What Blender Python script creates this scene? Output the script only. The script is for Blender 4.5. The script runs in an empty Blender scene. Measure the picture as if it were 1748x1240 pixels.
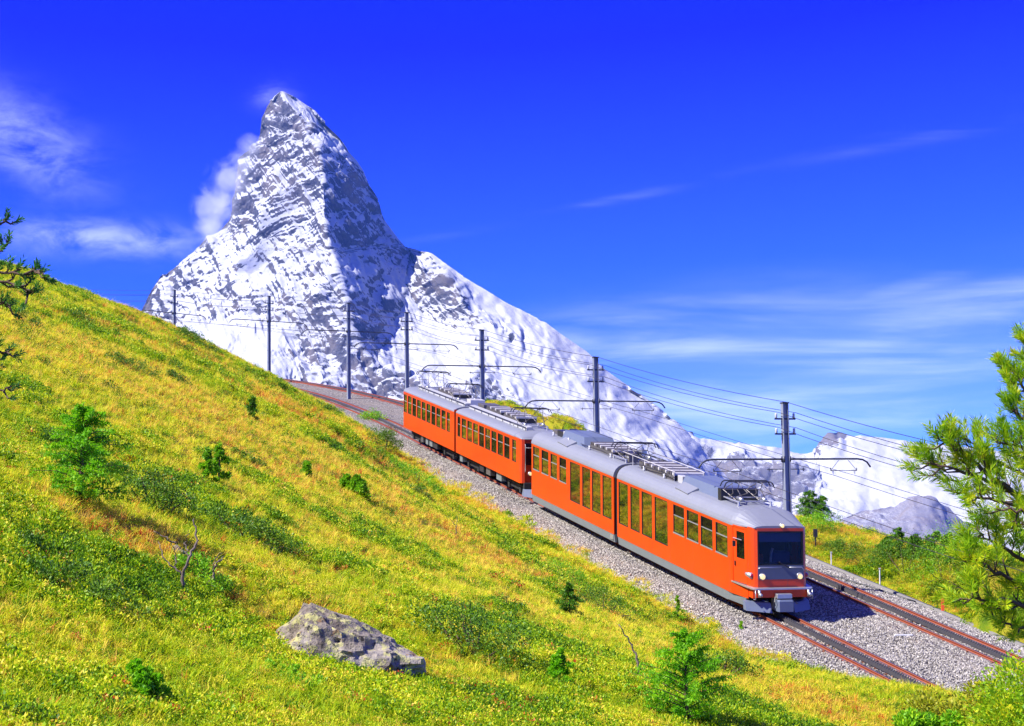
import bpy, bmesh, math, random
import numpy as np
from mathutils import Vector, Matrix
from mathutils.geometry import delaunay_2d_cdt

random.seed(7)
rng = np.random.default_rng(11)
scene = bpy.context.scene
COL = scene.collection
rad = math.radians

# ------------------------------------------------------------------ camera
F, HOR = 2700.0, 875.0                      # focal length and horizon row of the 1748 px wide picture
PITCH = math.atan((HOR - 620) / F)
cd = bpy.data.cameras.new('camera')
cam = bpy.data.objects.new('camera', cd)
COL.objects.link(cam)
cd.sensor_width = 36.0
cd.lens = 36.0 * F / 1748.0
cd.clip_start, cd.clip_end = 0.3, 60000
cam.location = (0, 0, 0)
cam.rotation_euler = (rad(90) + PITCH, 0, 0)
scene.camera = cam

# ------------------------------------------------------------------ light
SUN = Vector((-0.640, -0.32, 0.72)).normalized()
world = bpy.data.worlds.new('World')
scene.world = world
world.use_nodes = True
WN = world.node_tree
WN.nodes.clear()


def wn(kind, **kw):
    n = WN.nodes.new(kind)
    for k, v in kw.items():
        if k.startswith('i_'):
            n.inputs[k[2:]].default_value = v
        else:
            setattr(n, k, v)
    return n


SKY_STRENGTH = 0.132
out = wn('ShaderNodeOutputWorld')
bg = wn('ShaderNodeBackground')
bg.inputs['Strength'].default_value = SKY_STRENGTH
sky = wn('ShaderNodeTexSky', sky_type='NISHITA', sun_disc=False)
sky.sun_elevation = math.asin(SUN.z)
sky.sun_rotation = math.atan2(SUN.x, SUN.y)
sky.altitude = 2300
sky.air_density = 1.0
sky.dust_density = 0.3
sky.ozone_density = 3.0
def wmath(op, a, b=None, c=None, clamp=False):
    n = wn('ShaderNodeMath', operation=op, use_clamp=clamp)
    for i, v in enumerate((a, b, c)):
        if v is None:
            continue
        if isinstance(v, (int, float)):
            n.inputs[i].default_value = v
        else:
            WN.links.new(v, n.inputs[i])
    return n.outputs[0]


# the deep polarised blue of the photograph: one black point and gain per colour for the whole sky
srgb = wn('ShaderNodeSeparateColor')
WN.links.new(sky.outputs[0], srgb.inputs[0])
crgb = wn('ShaderNodeCombineColor')
for i, (lo, gain, floor) in enumerate(((1.0, 0.115, 0.010), (2.03, 0.36, 0.030), (0.0, 1.0, 0.0))):
    g = wmath('MAXIMUM', wmath('MULTIPLY', wmath('SUBTRACT', srgb.outputs[i], lo), gain), floor)
    WN.links.new(g, crgb.inputs[i])

tc = wn('ShaderNodeTexCoord')
sep = wn('ShaderNodeSeparateXYZ')
WN.links.new(tc.outputs['Generated'], sep.inputs[0])
az = wmath('ARCTAN2', sep.outputs[0], sep.outputs[1])
el = wmath('ARCSINE', sep.outputs[2])
comb = wn('ShaderNodeCombineXYZ')
WN.links.new(az, comb.inputs[0])
WN.links.new(el, comb.inputs[1])


def cloud_noise(rot, sx, sy, detail, rough, off):
    mp = wn('ShaderNodeMapping')
    mp.inputs['Rotation'].default_value = (0, 0, rot)
    mp.inputs['Scale'].default_value = (sx, sy, 1)
    mp.inputs['Location'].default_value = off
    WN.links.new(comb.outputs[0], mp.inputs[0])
    n = wn('ShaderNodeTexNoise')
    n.inputs['Scale'].default_value = 1.0
    n.inputs['Detail'].default_value = detail
    n.inputs['Roughness'].default_value = rough
    n.inputs['Distortion'].default_value = 0.4
    WN.links.new(mp.outputs[0], n.inputs['Vector'])
    return n.outputs[0]


def smooth(x, a, b):
    n = wn('ShaderNodeMapRange', interpolation_type='SMOOTHSTEP')
    n.inputs['From Min'].default_value = a
    n.inputs['From Max'].default_value = b
    WN.links.new(x, n.inputs['Value'])
    return n.outputs[0]


def blob(a0, e0, wa, we, tilt=0.0):
    """a soft elliptical bank of cloud round the direction (a0, e0), radians"""
    da = wmath('SUBTRACT', az, a0)
    de = wmath('SUBTRACT', wmath('SUBTRACT', el, e0), wmath('MULTIPLY', da, tilt))
    q = wmath('ADD', wmath('POWER', wmath('DIVIDE', da, wa), 2.0), wmath('POWER', wmath('DIVIDE', de, we), 2.0))
    return wmath('POWER', 2.718, wmath('MULTIPLY', q, -1.0))


def cdir(u, v):
    x, y = (u - 874) / F, (620 - v) / F
    d = Vector((x, math.cos(PITCH) - y * math.sin(PITCH), math.sin(PITCH) + y * math.cos(PITCH))).normalized()
    return math.atan2(d.x, d.y), math.asin(d.z)


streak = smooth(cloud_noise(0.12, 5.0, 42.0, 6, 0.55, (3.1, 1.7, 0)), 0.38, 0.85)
fluff = smooth(cloud_noise(0.05, 26.0, 55.0, 8, 0.62, (0.4, 2.2, 0)), 0.28, 0.80)
low = wmath('MULTIPLY', streak, wmath('ADD', wmath('MULTIPLY', smooth(el, 0.16, 0.03), 0.26), wmath('MULTIPLY', smooth(el, 0.32, 0.7), 0.40)))  # upper term: cirrus overhead, out of view, added to whiten the shadow fill
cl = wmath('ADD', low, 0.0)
for (u, v, wu, wv, tilt, src, amt) in (
        (175, 408, 150, 26, 0.0, fluff, 0.55), (20, 235, 110, 60, -0.35, fluff, 0.42), (1150, 580, 330, 60, 0.08, streak, 0.50),
        (1600, 560, 280, 60, 0.22, streak, 0.55), (470, 165, 34, 22, 0.0, fluff, 0.22), (1300, 690, 460, 60, 0.03, streak, 0.45),
        (1080, 335, 330, 8, 0.20, streak, 0.13), (1530, 245, 290, 10, 0.13, streak, 0.11), (1620, 475, 190, 16, 0.22, streak, 0.30)):
    a0, e0 = cdir(u, v)
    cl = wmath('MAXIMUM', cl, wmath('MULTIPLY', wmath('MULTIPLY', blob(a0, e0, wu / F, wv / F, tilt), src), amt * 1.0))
for (u, v, wu, wv, tilt, amt) in ((1250, 600, 420, 75, 0.06, 0.17), (1650, 640, 300, 110, 0.15, 0.13), (1350, 720, 520, 60, 0.0, 0.13)):
    a0, e0 = cdir(u, v)
    cl = wmath('ADD', cl, wmath('MULTIPLY', wmath('MULTIPLY', blob(a0, e0, wu / F, wv / F, tilt), wmath('ADD', wmath('MULTIPLY', streak, 0.6), 0.5)), amt))
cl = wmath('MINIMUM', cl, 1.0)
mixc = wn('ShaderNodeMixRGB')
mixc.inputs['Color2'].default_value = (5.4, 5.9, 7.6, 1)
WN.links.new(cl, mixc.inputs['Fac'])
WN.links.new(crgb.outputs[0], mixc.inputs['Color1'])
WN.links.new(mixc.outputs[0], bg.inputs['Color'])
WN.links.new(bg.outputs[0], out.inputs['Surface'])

sd = bpy.data.lights.new('sun', 'SUN')
sd.energy = 4.8
sd.angle = rad(0.53)
sd.color = (1.0, 0.955, 0.88)
sun = bpy.data.objects.new('sun', sd)
sun.rotation_euler = SUN.to_track_quat('Z', 'Y').to_euler()
sun.location = (-40, -10, 60)
COL.objects.link(sun)

vs = scene.view_settings
scene.display_settings.display_device = 'sRGB'
vs.view_transform = 'Standard'
vs.look = 'None'
vs.exposure = 1.05
vs.gamma = 1.0
vs.use_curve_mapping = False
scene.cycles.max_bounces = 6
scene.cycles.volume_bounces = 3
scene.cycles.transparent_max_bounces = 10
scene.cycles.volume_step_rate = 2.0
scene.cycles.use_denoising = True


# ------------------------------------------------------------------ geometry of the place (metres, eye at the origin)
cp, sp = math.cos(PITCH), math.sin(PITCH)


def ray(u, v):
    x, y = (u - 874) / F, (620 - v) / F
    return np.array([x, cp - y * sp, sp + y * cp])


def unp(u, v, Z):
    d = ray(u, v)
    return d * (Z / d[1])


def proj(P):
    P = np.asarray(P, float)
    fw = P[..., 1] * cp + P[..., 2] * sp
    up = -P[..., 1] * sp + P[..., 2] * cp
    return np.stack([874 + F * P[..., 0] / fw, 620 - F * up / fw], -1)


_D = ray(-110, 340)                          # the way the line climbs
_D = _D / np.hypot(_D[0], _D[1])
GR = _D[2]
SH = np.array([_D[0], _D[1], 0.0])           # horizontal, uphill
RT = np.array([_D[1], -_D[0], 0.0])          # horizontal, to the right of the line
ORG = unp(1350, 1074, 51.0) + RT * 0.53      # top of the rails of the near track under the train's nose
HALF = 2.37                                  # half the distance between the two tracks


def straight(s):
    return ORG + SH * s + RT * HALF + np.array([0, 0, GR * s])


M5 = unp(597, 526, 113.0) - [0, 0, 6.35]
M6 = unp(461, 514, 126.0) - [0, 0, 6.3]
M7 = unp(299, 503, 136.5) - [0, 0, 6.3]
KN = np.array([straight(s) for s in (-40, -20, 0, 20, 36, 50)] + [M5, M6, M7, [-42, 145, 14.0], [-58, 150, 15.5]])


def spline(K, n=60):
    d = np.r_[0, np.cumsum(np.linalg.norm(np.diff(K, axis=0), axis=1))]
    m = np.zeros_like(K)
    for i in range(len(K)):
        if i == 0:
            m[i] = (K[1] - K[0]) / (d[1] - d[0])
        elif i == len(K) - 1:
            m[i] = (K[-1] - K[-2]) / (d[-1] - d[-2])
        else:
            h0, h1 = d[i] - d[i - 1], d[i + 1] - d[i]
            m[i] = ((K[i] - K[i - 1]) / h0 * h1 + (K[i + 1] - K[i]) / h1 * h0) / (h0 + h1)
    o = []
    for i in range(len(K) - 1):
        t = np.linspace(0, 1, n, endpoint=False)[:, None]
        h = d[i + 1] - d[i]
        o.append((2 * t**3 - 3 * t**2 + 1) * K[i] + (t**3 - 2 * t * t + t) * h * m[i] + (-2 * t**3 + 3 * t * t) * K[i + 1] + (t**3 - t * t) * h * m[i + 1])
    return np.concatenate(o + [K[-1:]])


PC = spline(KN)
PL = np.r_[0, np.cumsum(np.linalg.norm(np.diff(PC[:, :2], axis=0), axis=1))] - 40.0   # horizontal length, 0 under the nose
PT = np.gradient(PC, axis=0)
PR = np.stack([PT[:, 1], -PT[:, 0]], 1)
PR /= np.linalg.norm(PR, axis=1)[:, None]


def path(s, off=0.0, dz=0.0):
    s = np.asarray(s, float)
    P = np.stack([np.interp(s, PL, PC[:, i]) for i in range(3)], -1)
    rx, ry = np.interp(s, PL, PR[:, 0]), np.interp(s, PL, PR[:, 1])
    P[..., 0] += rx * off
    P[..., 1] += ry * off
    P[..., 2] += dz
    return P


def path_dir(s):
    r = np.array([np.interp(s, PL, PR[:, 0]), np.interp(s, PL, PR[:, 1]), 0.0])
    return r / np.linalg.norm(r)


def path_off(X, Y):
    """(length along the line, offset to the right of its middle, height of the rails there) of points"""
    X, Y = np.asarray(X, float).ravel(), np.asarray(Y, float).ravel()
    best, bi = np.full(len(X), 1e9), np.zeros(len(X), int)
    for i in range(0, len(PC), 3):
        q = (X - PC[i, 0])**2 + (Y - PC[i, 1])**2
        k = q < best
        best[k], bi[k] = q[k], i
    dx, dy = X - PC[bi, 0], Y - PC[bi, 1]
    off = dx * PR[bi, 0] + dy * PR[bi, 1]
    t = PT[bi]
    tn = np.hypot(t[:, 0], t[:, 1])
    along = (dx * t[:, 0] + dy * t[:, 1]) / tn
    return PL[bi] + along, off, PC[bi, 2] + along * t[:, 2] / tn


def side_hit(u, v, r):
    """the point where the sight line meets the upright plane r metres right of the near track"""
    d = ray(u, v)
    k = (RT @ ORG + r) / (RT @ d)
    return d * k


# ------------------------------------------------------------------ noise
def _hash(ix, iy, iz, seed):
    h = (ix.astype(np.int64) * 374761393 + iy.astype(np.int64) * 668265263 + iz.astype(np.int64) * 2147483647 + seed * 974634533) & 0xFFFFFFFF
    h = ((h ^ (h >> 13)) * 1274126177) & 0xFFFFFFFF
    h = ((h ^ (h >> 16)) * 2246822519) & 0xFFFFFFFF
    return ((h ^ (h >> 15)) & 0xFFFFFF) / float(0xFFFFFF)


def vnoise(P, seed=0):
    P = np.asarray(P, float)
    i = np.floor(P).astype(np.int64)
    f = P - i
    f = f * f * f * (f * (f * 6 - 15) + 10)
    r = 0
    for dx in (0, 1):
        for dy in (0, 1):
            for dz in (0, 1):
                w = (f[..., 0] if dx else 1 - f[..., 0]) * (f[..., 1] if dy else 1 - f[..., 1]) * (f[..., 2] if dz else 1 - f[..., 2])
                r = r + w * _hash(i[..., 0] + dx, i[..., 1] + dy, i[..., 2] + dz, seed)
    return r * 2 - 1


def fbm(P, octv=4, seed=0, gain=0.5, ridged=False):
    a, s, t = 1.0, 0.0, 0.0
    P = np.asarray(P, float)
    for k in range(octv):
        n = vnoise(P * 2.03**k + 17.3 * k, seed + k)
        if ridged:
            n = 1 - 2 * np.abs(n)
        s = s + a * n
        t += a
        a *= gain
    return s / t


def xyz(x, y, z=0.0):
    x = np.asarray(x, float)
    return np.stack([x, np.broadcast_to(y, x.shape), np.broadcast_to(z, x.shape)], -1)


# ------------------------------------------------------------------ objects
def mesh_data(name, v, f, mats, smooth=False, midx=None):
    me = bpy.data.meshes.new(name)
    me.from_pydata([tuple(map(float, q)) for q in v], [], f) if not isinstance(f, np.ndarray) else fast_mesh(me, v, f)
    for m in (mats if isinstance(mats, (list, tuple)) else [mats]):
        me.materials.append(m)
    if midx is not None:
        me.polygons.foreach_set('material_index', np.asarray(midx, np.int32))
    if smooth:
        me.polygons.foreach_set('use_smooth', [True] * len(me.polygons))
    me.update()
    return me


def fast_mesh(me, v, f):
    v = np.asarray(v, np.float32)
    k = f.shape[1]
    me.vertices.add(len(v))
    me.vertices.foreach_set('co', v.ravel())
    me.loops.add(f.size)
    me.loops.foreach_set('vertex_index', f.astype(np.int32).ravel())
    me.polygons.add(len(f))
    me.polygons.foreach_set('loop_start', np.arange(0, f.size, k, dtype=np.int32))
    me.update(calc_edges=True)


def link(name, me, parent=None):
    o = bpy.data.objects.new(name, me)
    COL.objects.link(o)
    if parent is not None:
        o.parent = parent
    return o


def tag(o, label=None, cat=None, group=None, kind=None):
    if label:
        o['label'] = label
    if cat:
        o['category'] = cat
    if group:
        o['group'] = group
    if kind:
        o['kind'] = kind
    return o


def empty(name, loc, rz=0.0):
    o = bpy.data.objects.new(name, None)
    o.location = loc
    o.rotation_euler = (0, 0, rz)
    o.empty_display_size = 0.2
    COL.objects.link(o)
    return o


class MB:
    """collects shapes, then builds them as one mesh object"""

    def __init__(self, xf=None):
        self.v, self.f, self.xf = [], [], xf

    def add(self, v, f):
        n = len(self.v)
        v = [tuple(map(float, q)) for q in v]
        self.v += [self.xf(*q) for q in v] if self.xf else v
        self.f += [[i + n for i in q] for q in f]
        return self

    def hexa(self, p):
        return self.add(p, [(0, 3, 2, 1), (4, 5, 6, 7), (0, 1, 5, 4), (1, 2, 6, 5), (2, 3, 7, 6), (3, 0, 4, 7)])

    def box(self, a, b):
        (x0, y0, z0), (x1, y1, z1) = a, b
        return self.hexa([(x0, y0, z0), (x1, y0, z0), (x1, y1, z0), (x0, y1, z0), (x0, y0, z1), (x1, y0, z1), (x1, y1, z1), (x0, y1, z1)])

    def bbox(self, a, b, c=0.01):
        """a box with chamfered upright and top edges"""
        (x0, y0, z0), (x1, y1, z1) = a, b
        c = min(c, abs(x1 - x0) * .45, abs(y1 - y0) * .45, abs(z1 - z0) * .45)
        ring = lambda z, e: [(x0 + c + e, y0 + e, z), (x1 - c - e, y0 + e, z), (x1 - e, y0 + c + e, z), (x1 - e, y1 - c - e, z), (x1 - c - e, y1 - e, z), (x0 + c + e, y1 - e, z), (x0 + e, y1 - c - e, z), (x0 + e, y0 + c + e, z)]
        return self.loft([ring(z0, 0), ring(z1 - c, 0), ring(z1, c * .8)])

    def loft(self, rings, close=True, caps=True):
        n, k = len(rings[0]), len(rings)
        v = [q for r in rings for q in r]
        f = []
        for i in range(k - 1):
            for j in range(n if close else n - 1):
                a, b = i * n + j, i * n + (j + 1) % n
                f.append((a, b, b + n, a + n))
        if caps:
            f.append(tuple(range(n))[::-1])
            f.append(tuple(range((k - 1) * n, k * n)))
        return self.add(v, f)

    def tube(self, pts, r, n=6, caps=True):
        pts = [np.array(q, float) for q in pts]
        r = r if isinstance(r, (list, tuple, np.ndarray)) else [r] * len(pts)
        rings, ref = [], None
        for i, q in enumerate(pts):
            d = (pts[min(i + 1, len(pts) - 1)] - pts[max(i - 1, 0)])
            d = d / (np.linalg.norm(d) + 1e-12)
            if ref is None:
                ref = np.array([0, 0, 1.0]) if abs(d[2]) < .9 else np.array([1.0, 0, 0])
            a = np.cross(d, ref)
            a /= np.linalg.norm(a) + 1e-12
            b = np.cross(d, a)
            ref = -b if False else ref
            rings.append([q + r[i] * (a * math.cos(t) + b * math.sin(t)) for t in (2 * math.pi * j / n for j in range(n))])
        return self.loft(rings, True, caps)

    def build(self, name, mat, parent=None, smooth=False):
        me = mesh_data(name, self.v, self.f, mat, smooth)
        bm = bmesh.new()
        bm.from_mesh(me)
        bmesh.ops.recalc_face_normals(bm, faces=bm.faces)
        bm.to_mesh(me)
        bm.free()
        return link(name, me, parent)


# ------------------------------------------------------------------ materials
class NT:
    def __init__(self, name):
        self.m = bpy.data.materials.new(name)
        self.m.use_nodes = True
        self.t = self.m.node_tree
        self.t.nodes.clear()
        self.out = self.t.nodes.new('ShaderNodeOutputMaterial')

    def n(self, kind, ins=None, **kw):
        x = self.t.nodes.new(kind)
        for k, v in kw.items():
            setattr(x, k, v)
        for k, v in (ins or {}).items():
            if hasattr(v, 'is_linked') or isinstance(v, bpy.types.NodeSocket):
                self.t.links.new(v, x.inputs[k])
            else:
                x.inputs[k].default_value = v
        return x

    def math(self, op, a, b=0.0, c=None, clamp=False):
        x = self.n('ShaderNodeMath', {0: a, 1: b}, operation=op, use_clamp=clamp)
        if c is not None:
            if isinstance(c, bpy.types.NodeSocket):
                self.t.links.new(c, x.inputs[2])
            else:
                x.inputs[2].default_value = c
        return x.outputs[0]

    def noise(self, vec, scale, detail=4, rough=0.55, dist=0.0):
        return self.n('ShaderNodeTexNoise', {'Vector': vec, 'Scale': scale, 'Detail': detail, 'Roughness': rough, 'Distortion': dist}).outputs[0]

    def ramp(self, fac, stops, interp='LINEAR'):
        x = self.n('ShaderNodeValToRGB', {'Fac': fac})
        x.color_ramp.interpolation = interp
        e = x.color_ramp.elements
        while len(e) < len(stops):
            e.new(0.5)
        for q, (p, c) in zip(e, stops):
            q.position = p
            q.color = (*c, 1) if len(c) == 3 else c
        return x.outputs[0]

    def smooth(self, x, a, b):
        return self.n('ShaderNodeMapRange', {'Value': x, 'From Min': a, 'From Max': b}, interpolation_type='SMOOTHSTEP').outputs[0]

    def mix(self, f, a, b, mode='MIX'):
        x = self.n('ShaderNodeMixRGB', {'Fac': f}, blend_type=mode)
        for k, v in (('Color1', a), ('Color2', b)):
            if isinstance(v, bpy.types.NodeSocket):
                self.t.links.new(v, x.inputs[k])
            else:
                x.inputs[k].default_value = (*v, 1)
        return x.outputs[0]

    def bump(self, h, strength, dist):
        return self.n('ShaderNodeBump', {'Height': h, 'Strength': strength, 'Distance': dist}).outputs[0]

    def coords(self, which='Object'):
        return self.n('ShaderNodeTexCoord').outputs[which]

    def mapping(self, vec, scale=(1, 1, 1), rot=(0, 0, 0)):
        return self.n('ShaderNodeMapping', {'Vector': vec, 'Scale': scale, 'Rotation': rot}).outputs[0]

    def bsdf(self, color, rough=0.6, metal=0.0, spec=0.5, normal=None, **extra):
        b = self.n('ShaderNodeBsdfPrincipled')
        for k, v in dict({'Base Color': color, 'Roughness': rough, 'Metallic': metal, 'Specular IOR Level': spec}, **extra).items():
            if isinstance(v, bpy.types.NodeSocket):
                self.t.links.new(v, b.inputs[k])
            else:
                b.inputs[k].default_value = (*v, 1) if isinstance(v, tuple) and len(v) == 3 else v
        if normal is not None:
            self.t.links.new(normal, b.inputs['Normal'])
        return b.outputs[0]

    def done(self, shader):
        self.t.links.new(shader, self.out.inputs['Surface'])
        return self.m


def paint(name, color, rough=0.4, metal=0.0, var=0.12, scale=3.0, spec=0.5, coat=0.0, bump=0.0):
    t = NT(name)
    c = t.coords('Object')
    n1 = t.noise(c, scale, 6, 0.65)
    n2 = t.noise(t.mapping(c, (1.0, 1.0, 0.25)), scale * 9, 3, 0.6)
    dark = tuple(x * (1 - var * 2) for x in color)
    lite = tuple(min(1, x * (1 + var) + var * .02) for x in color)
    col = t.mix(t.math('ADD', t.math('MULTIPLY', n1, .6), t.math('MULTIPLY', n2, .4), clamp=True), dark, lite)
    r = t.math('ADD', t.math('MULTIPLY', n2, 0.25), rough - 0.12, clamp=True)
    nm = t.bump(n2, bump, 0.01) if bump else None
    return t.done(t.bsdf(col, r, metal, spec, nm, **({'Coat Weight': coat, 'Coat Roughness': 0.08} if coat else {})))


M = {}


def car_paint():
    t = NT('orange_paint')
    c = t.coords('Object')
    n1 = t.noise(c, 0.9, 5, 0.6)
    runs = t.noise(t.mapping(c, (6.0, 6.0, 0.5)), 1.6, 5, 0.65)
    fine = t.noise(c, 22, 3, 0.6)
    col = t.mix(n1, (0.54, 0.037, 0.0015), (0.64, 0.055, 0.002))
    col = t.mix(t.math('MULTIPLY', t.smooth(runs, 0.50, 0.78), 0.30), col, (0.36, 0.055, 0.012))
    col = t.mix(t.math('MULTIPLY', t.smooth(t.math('ADD', runs, t.math('MULTIPLY', fine, .3)), 0.72, 0.92), 0.45), col, (0.16, 0.07, 0.035))
    return t.done(t.bsdf(col, t.math('ADD', 0.30, t.math('MULTIPLY', fine, 0.2)), 0, 0.45, None, **{'Coat Weight': 0.25, 'Coat Roughness': 0.1}))


M['orange'] = car_paint()
M['orange_dark'] = paint('orange_trim', (0.66, 0.054, 0.002), 0.42, 0, 0.10, 2.0, 0.4)
M['roof'] = paint('silver_roof', (0.235, 0.245, 0.28), 0.5, 0.15, 0.10, 1.5, 0.4)
M['skirt'] = paint('grey_skirt', (0.17, 0.195, 0.20), 0.5, 0, 0.16, 1.6, 0.4)
M['panel_blue'] = paint('slate_front_panel', (0.085, 0.10, 0.155), 0.4, 0, 0.1, 2.0)
M['steel'] = paint('bare_steel', (0.50, 0.51, 0.52), 0.38, 0.7, 0.12, 5.0)
M['dark'] = paint('dark_underframe', (0.030, 0.029, 0.031), 0.7, 0, 0.3, 4.0, 0.3)
M['rubber'] = paint('black_rubber', (0.014, 0.014, 0.016), 0.6, 0, 0.2, 4.0, 0.3)
M['galv'] = paint('galvanised_mast', (0.30, 0.33, 0.39), 0.45, 0.2, 0.22, 2.2, 0.4)
M['arm'] = paint('dark_arm_steel', (0.075, 0.08, 0.10), 0.5, 0.3, 0.2, 4.0)
M['wire'] = paint('dark_copper_wire', (0.055, 0.05, 0.055), 0.5, 0.5, 0.1, 2.0)
M['insul'] = paint('glazed_insulator', (0.55, 0.56, 0.60), 0.2, 0, 0.1, 6.0)
M['grid'] = paint('resistor_slats', (0.17, 0.155, 0.15), 0.5, 0.5, 0.3, 8.0)
M['hood'] = paint('roof_hood', (0.14, 0.17, 0.24), 0.42, 0.1, 0.12, 2.0)
M['fair'] = paint('pale_fairing', (0.40, 0.40, 0.40), 0.5, 0.0, 0.12, 2.0)
M['cream'] = paint('frame_steel_light', (0.56, 0.54, 0.52), 0.45, 0.2, 0.12, 6.0)
M['seat'] = paint('blue_seat_cloth', (0.02, 0.035, 0.20), 0.85, 0, 0.1, 8.0)
M['blind'] = paint('blue_sky_sheen', (0.10, 0.13, 0.30), 0.6, 0, 0.1, 4.0)  # bluish sheen of reflected sky, put into the colour
M['redbag'] = paint('red_cloth', (0.55, 0.06, 0.03), 0.85, 0, 0.15, 8.0)
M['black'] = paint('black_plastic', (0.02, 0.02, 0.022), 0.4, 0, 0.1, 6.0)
M['white'] = paint('white_post', (0.62, 0.62, 0.60), 0.6, 0, 0.12, 8.0)
M['marker'] = paint('orange_marker', (0.75, 0.10, 0.02), 0.5, 0, 0.1, 6.0)
M['concrete'] = paint('concrete_edge', (0.20, 0.19, 0.175), 0.9, 0, 0.2, 1.5, 0.2, 0, 0.3)
M['bark'] = paint('rough_bark', (0.13, 0.085, 0.055), 0.95, 0, 0.35, 14.0, 0.2, 0, 0.6)
M['deadwood'] = paint('grey_deadwood', (0.19, 0.145, 0.12), 0.95, 0, 0.3, 18.0, 0.2, 0, 0.5)


def lens(name, color, em):
    t = NT(name)
    b = t.bsdf(color, 0.12, 0.0, 0.6)
    if em:
        e = t.n('ShaderNodeEmission', {'Color': (*color, 1), 'Strength': em})
        b = t.n('ShaderNodeAddShader', {0: b, 1: e.outputs[0]}).outputs[0]
    return t.done(b)


M['lamp'] = lens('headlamp_lens', (0.95, 0.72, 0.30), 0.45)
M['lamp_red'] = lens('red_lens', (0.35, 0.01, 0.03), 0.0)


def window_glass(name, tint, dark):
    t = NT(name)
    c = t.coords('Object')
    nm = t.bump(t.noise(c, 1.1, 2, 0.5), 0.06, 0.05)
    g = t.n('ShaderNodeBsdfGlossy', {'Color': (*tint, 1), 'Roughness': 0.025, 'Normal': nm})
    d = t.bsdf(dark, 0.2, 0, 0.5)
    return t.done(t.n('ShaderNodeMixShader', {0: 0.72, 1: d, 2: g.outputs[0]}).outputs[0])


M['glass'] = window_glass('bronze_window_glass', (0.62, 0.55, 0.40), (0.012, 0.012, 0.012))
M['glass_dark'] = window_glass('shaded_window_glass', (0.10, 0.10, 0.11), (0.015, 0.014, 0.016))


def windscreen_mat():
    t = NT('windscreen_glass')
    g = t.n('ShaderNodeBsdfGlossy', {'Color': (0.75, 0.8, 0.9, 1), 'Roughness': 0.02})
    tr = t.n('ShaderNodeBsdfTransparent', {'Color': (0.62, 0.66, 0.74, 1)})
    fr = t.n('ShaderNodeFresnel', {'IOR': 1.55})
    return t.done(t.n('ShaderNodeMixShader', {0: t.math('MULTIPLY', fr.outputs[0], 0.30), 1: tr.outputs[0], 2: g.outputs[0]}).outputs[0])


M['screen'] = windscreen_mat()


def rail_mat(name, side_a, side_b, top):
    t = NT(name)
    c = t.coords('Object')
    g = t.n('ShaderNodeNewGeometry')
    nz = t.math('ABSOLUTE', t.n('ShaderNodeSeparateXYZ', {0: g.outputs['True Normal']}).outputs[2])
    n = t.noise(c, 9, 5, 0.65)
    colr = t.mix(n, side_a, side_b)
    f = t.smooth(nz, 0.75, 0.92)
    col = t.mix(f, colr, top)
    met = t.math('MULTIPLY', f, 0.8)
    return t.done(t.bsdf(col, t.math('SUBTRACT', 0.85, t.math('MULTIPLY', f, 0.42)), met, 0.3, t.bump(n, 0.3, 0.01)))


M['rail'] = rail_mat('rusty_rail', (0.20, 0.045, 0.020), (0.40, 0.10, 0.045), (0.16, 0.12, 0.13))
M['rack'] = rail_mat('dark_rack', (0.030, 0.030, 0.038), (0.075, 0.068, 0.075), (0.20, 0.205, 0.24))
M['sleeper'] = paint('rusty_sleeper', (0.22, 0.085, 0.045), 0.9, 0, 0.4, 6.0, 0.2)


def plant_mat(name, stops, rough=0.55, trans=0.35, var=0.5, attr='tint', attr_type='INSTANCER', spec=0.25):
    t = NT(name)
    a = t.n('ShaderNodeAttribute', attribute_name=attr, attribute_type=attr_type).outputs['Fac']
    g = t.n('ShaderNodeNewGeometry')
    isl = g.outputs['Random Per Island']
    k = t.math('ADD', a, t.math('MULTIPLY', t.math('SUBTRACT', isl, 0.5), var), clamp=True)
    col = t.ramp(k, stops)
    d = t.bsdf(col, rough, 0, spec)
    tl = t.n('ShaderNodeBsdfTranslucent', {'Color': col})
    return t.done(t.n('ShaderNodeMixShader', {0: trans, 1: d, 2: tl.outputs[0]}).outputs[0])


STOPS = [(0.0, (0.030, 0.095, 0.006)), (0.16, (0.085, 0.230, 0.006)), (0.34, (0.270, 0.480, 0.006)), (0.50, (0.560, 0.640, 0.008)),
         (0.66, (0.860, 0.740, 0.040)), (0.82, (0.840, 0.560, 0.090)), (0.92, (0.700, 0.200, 0.030)), (1.0, (0.60, 0.070, 0.015))]
M['grass'] = plant_mat('alpine_grass', STOPS, 0.6, 0.45, 0.24)
M['leaf'] = plant_mat('dwarf_shrub_leaf', STOPS, 0.5, 0.42, 0.36)


def own_leaf(name, base, lo, hi, trans=0.3, patch=3.0, rough=0.5):
    """foliage of one plant: colour varies from leaf to leaf and from bough to bough"""
    t = NT(name)
    g = t.n('ShaderNodeNewGeometry')
    n = t.noise(t.coords('Object'), patch, 3, 0.6)
    k = t.math('ADD', t.math('MULTIPLY', g.outputs['Random Per Island'], 0.55), t.math('MULTIPLY', t.smooth(n, 0.3, 0.7), 0.45), clamp=True)
    col = t.ramp(k, [(0.0, lo), (0.5, base), (1.0, hi)])
    d = t.bsdf(col, rough, 0, 0.3)
    tl = t.n('ShaderNodeBsdfTranslucent', {'Color': col})
    return t.done(t.n('ShaderNodeMixShader', {0: trans, 1: d, 2: tl.outputs[0]}).outputs[0])


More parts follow.
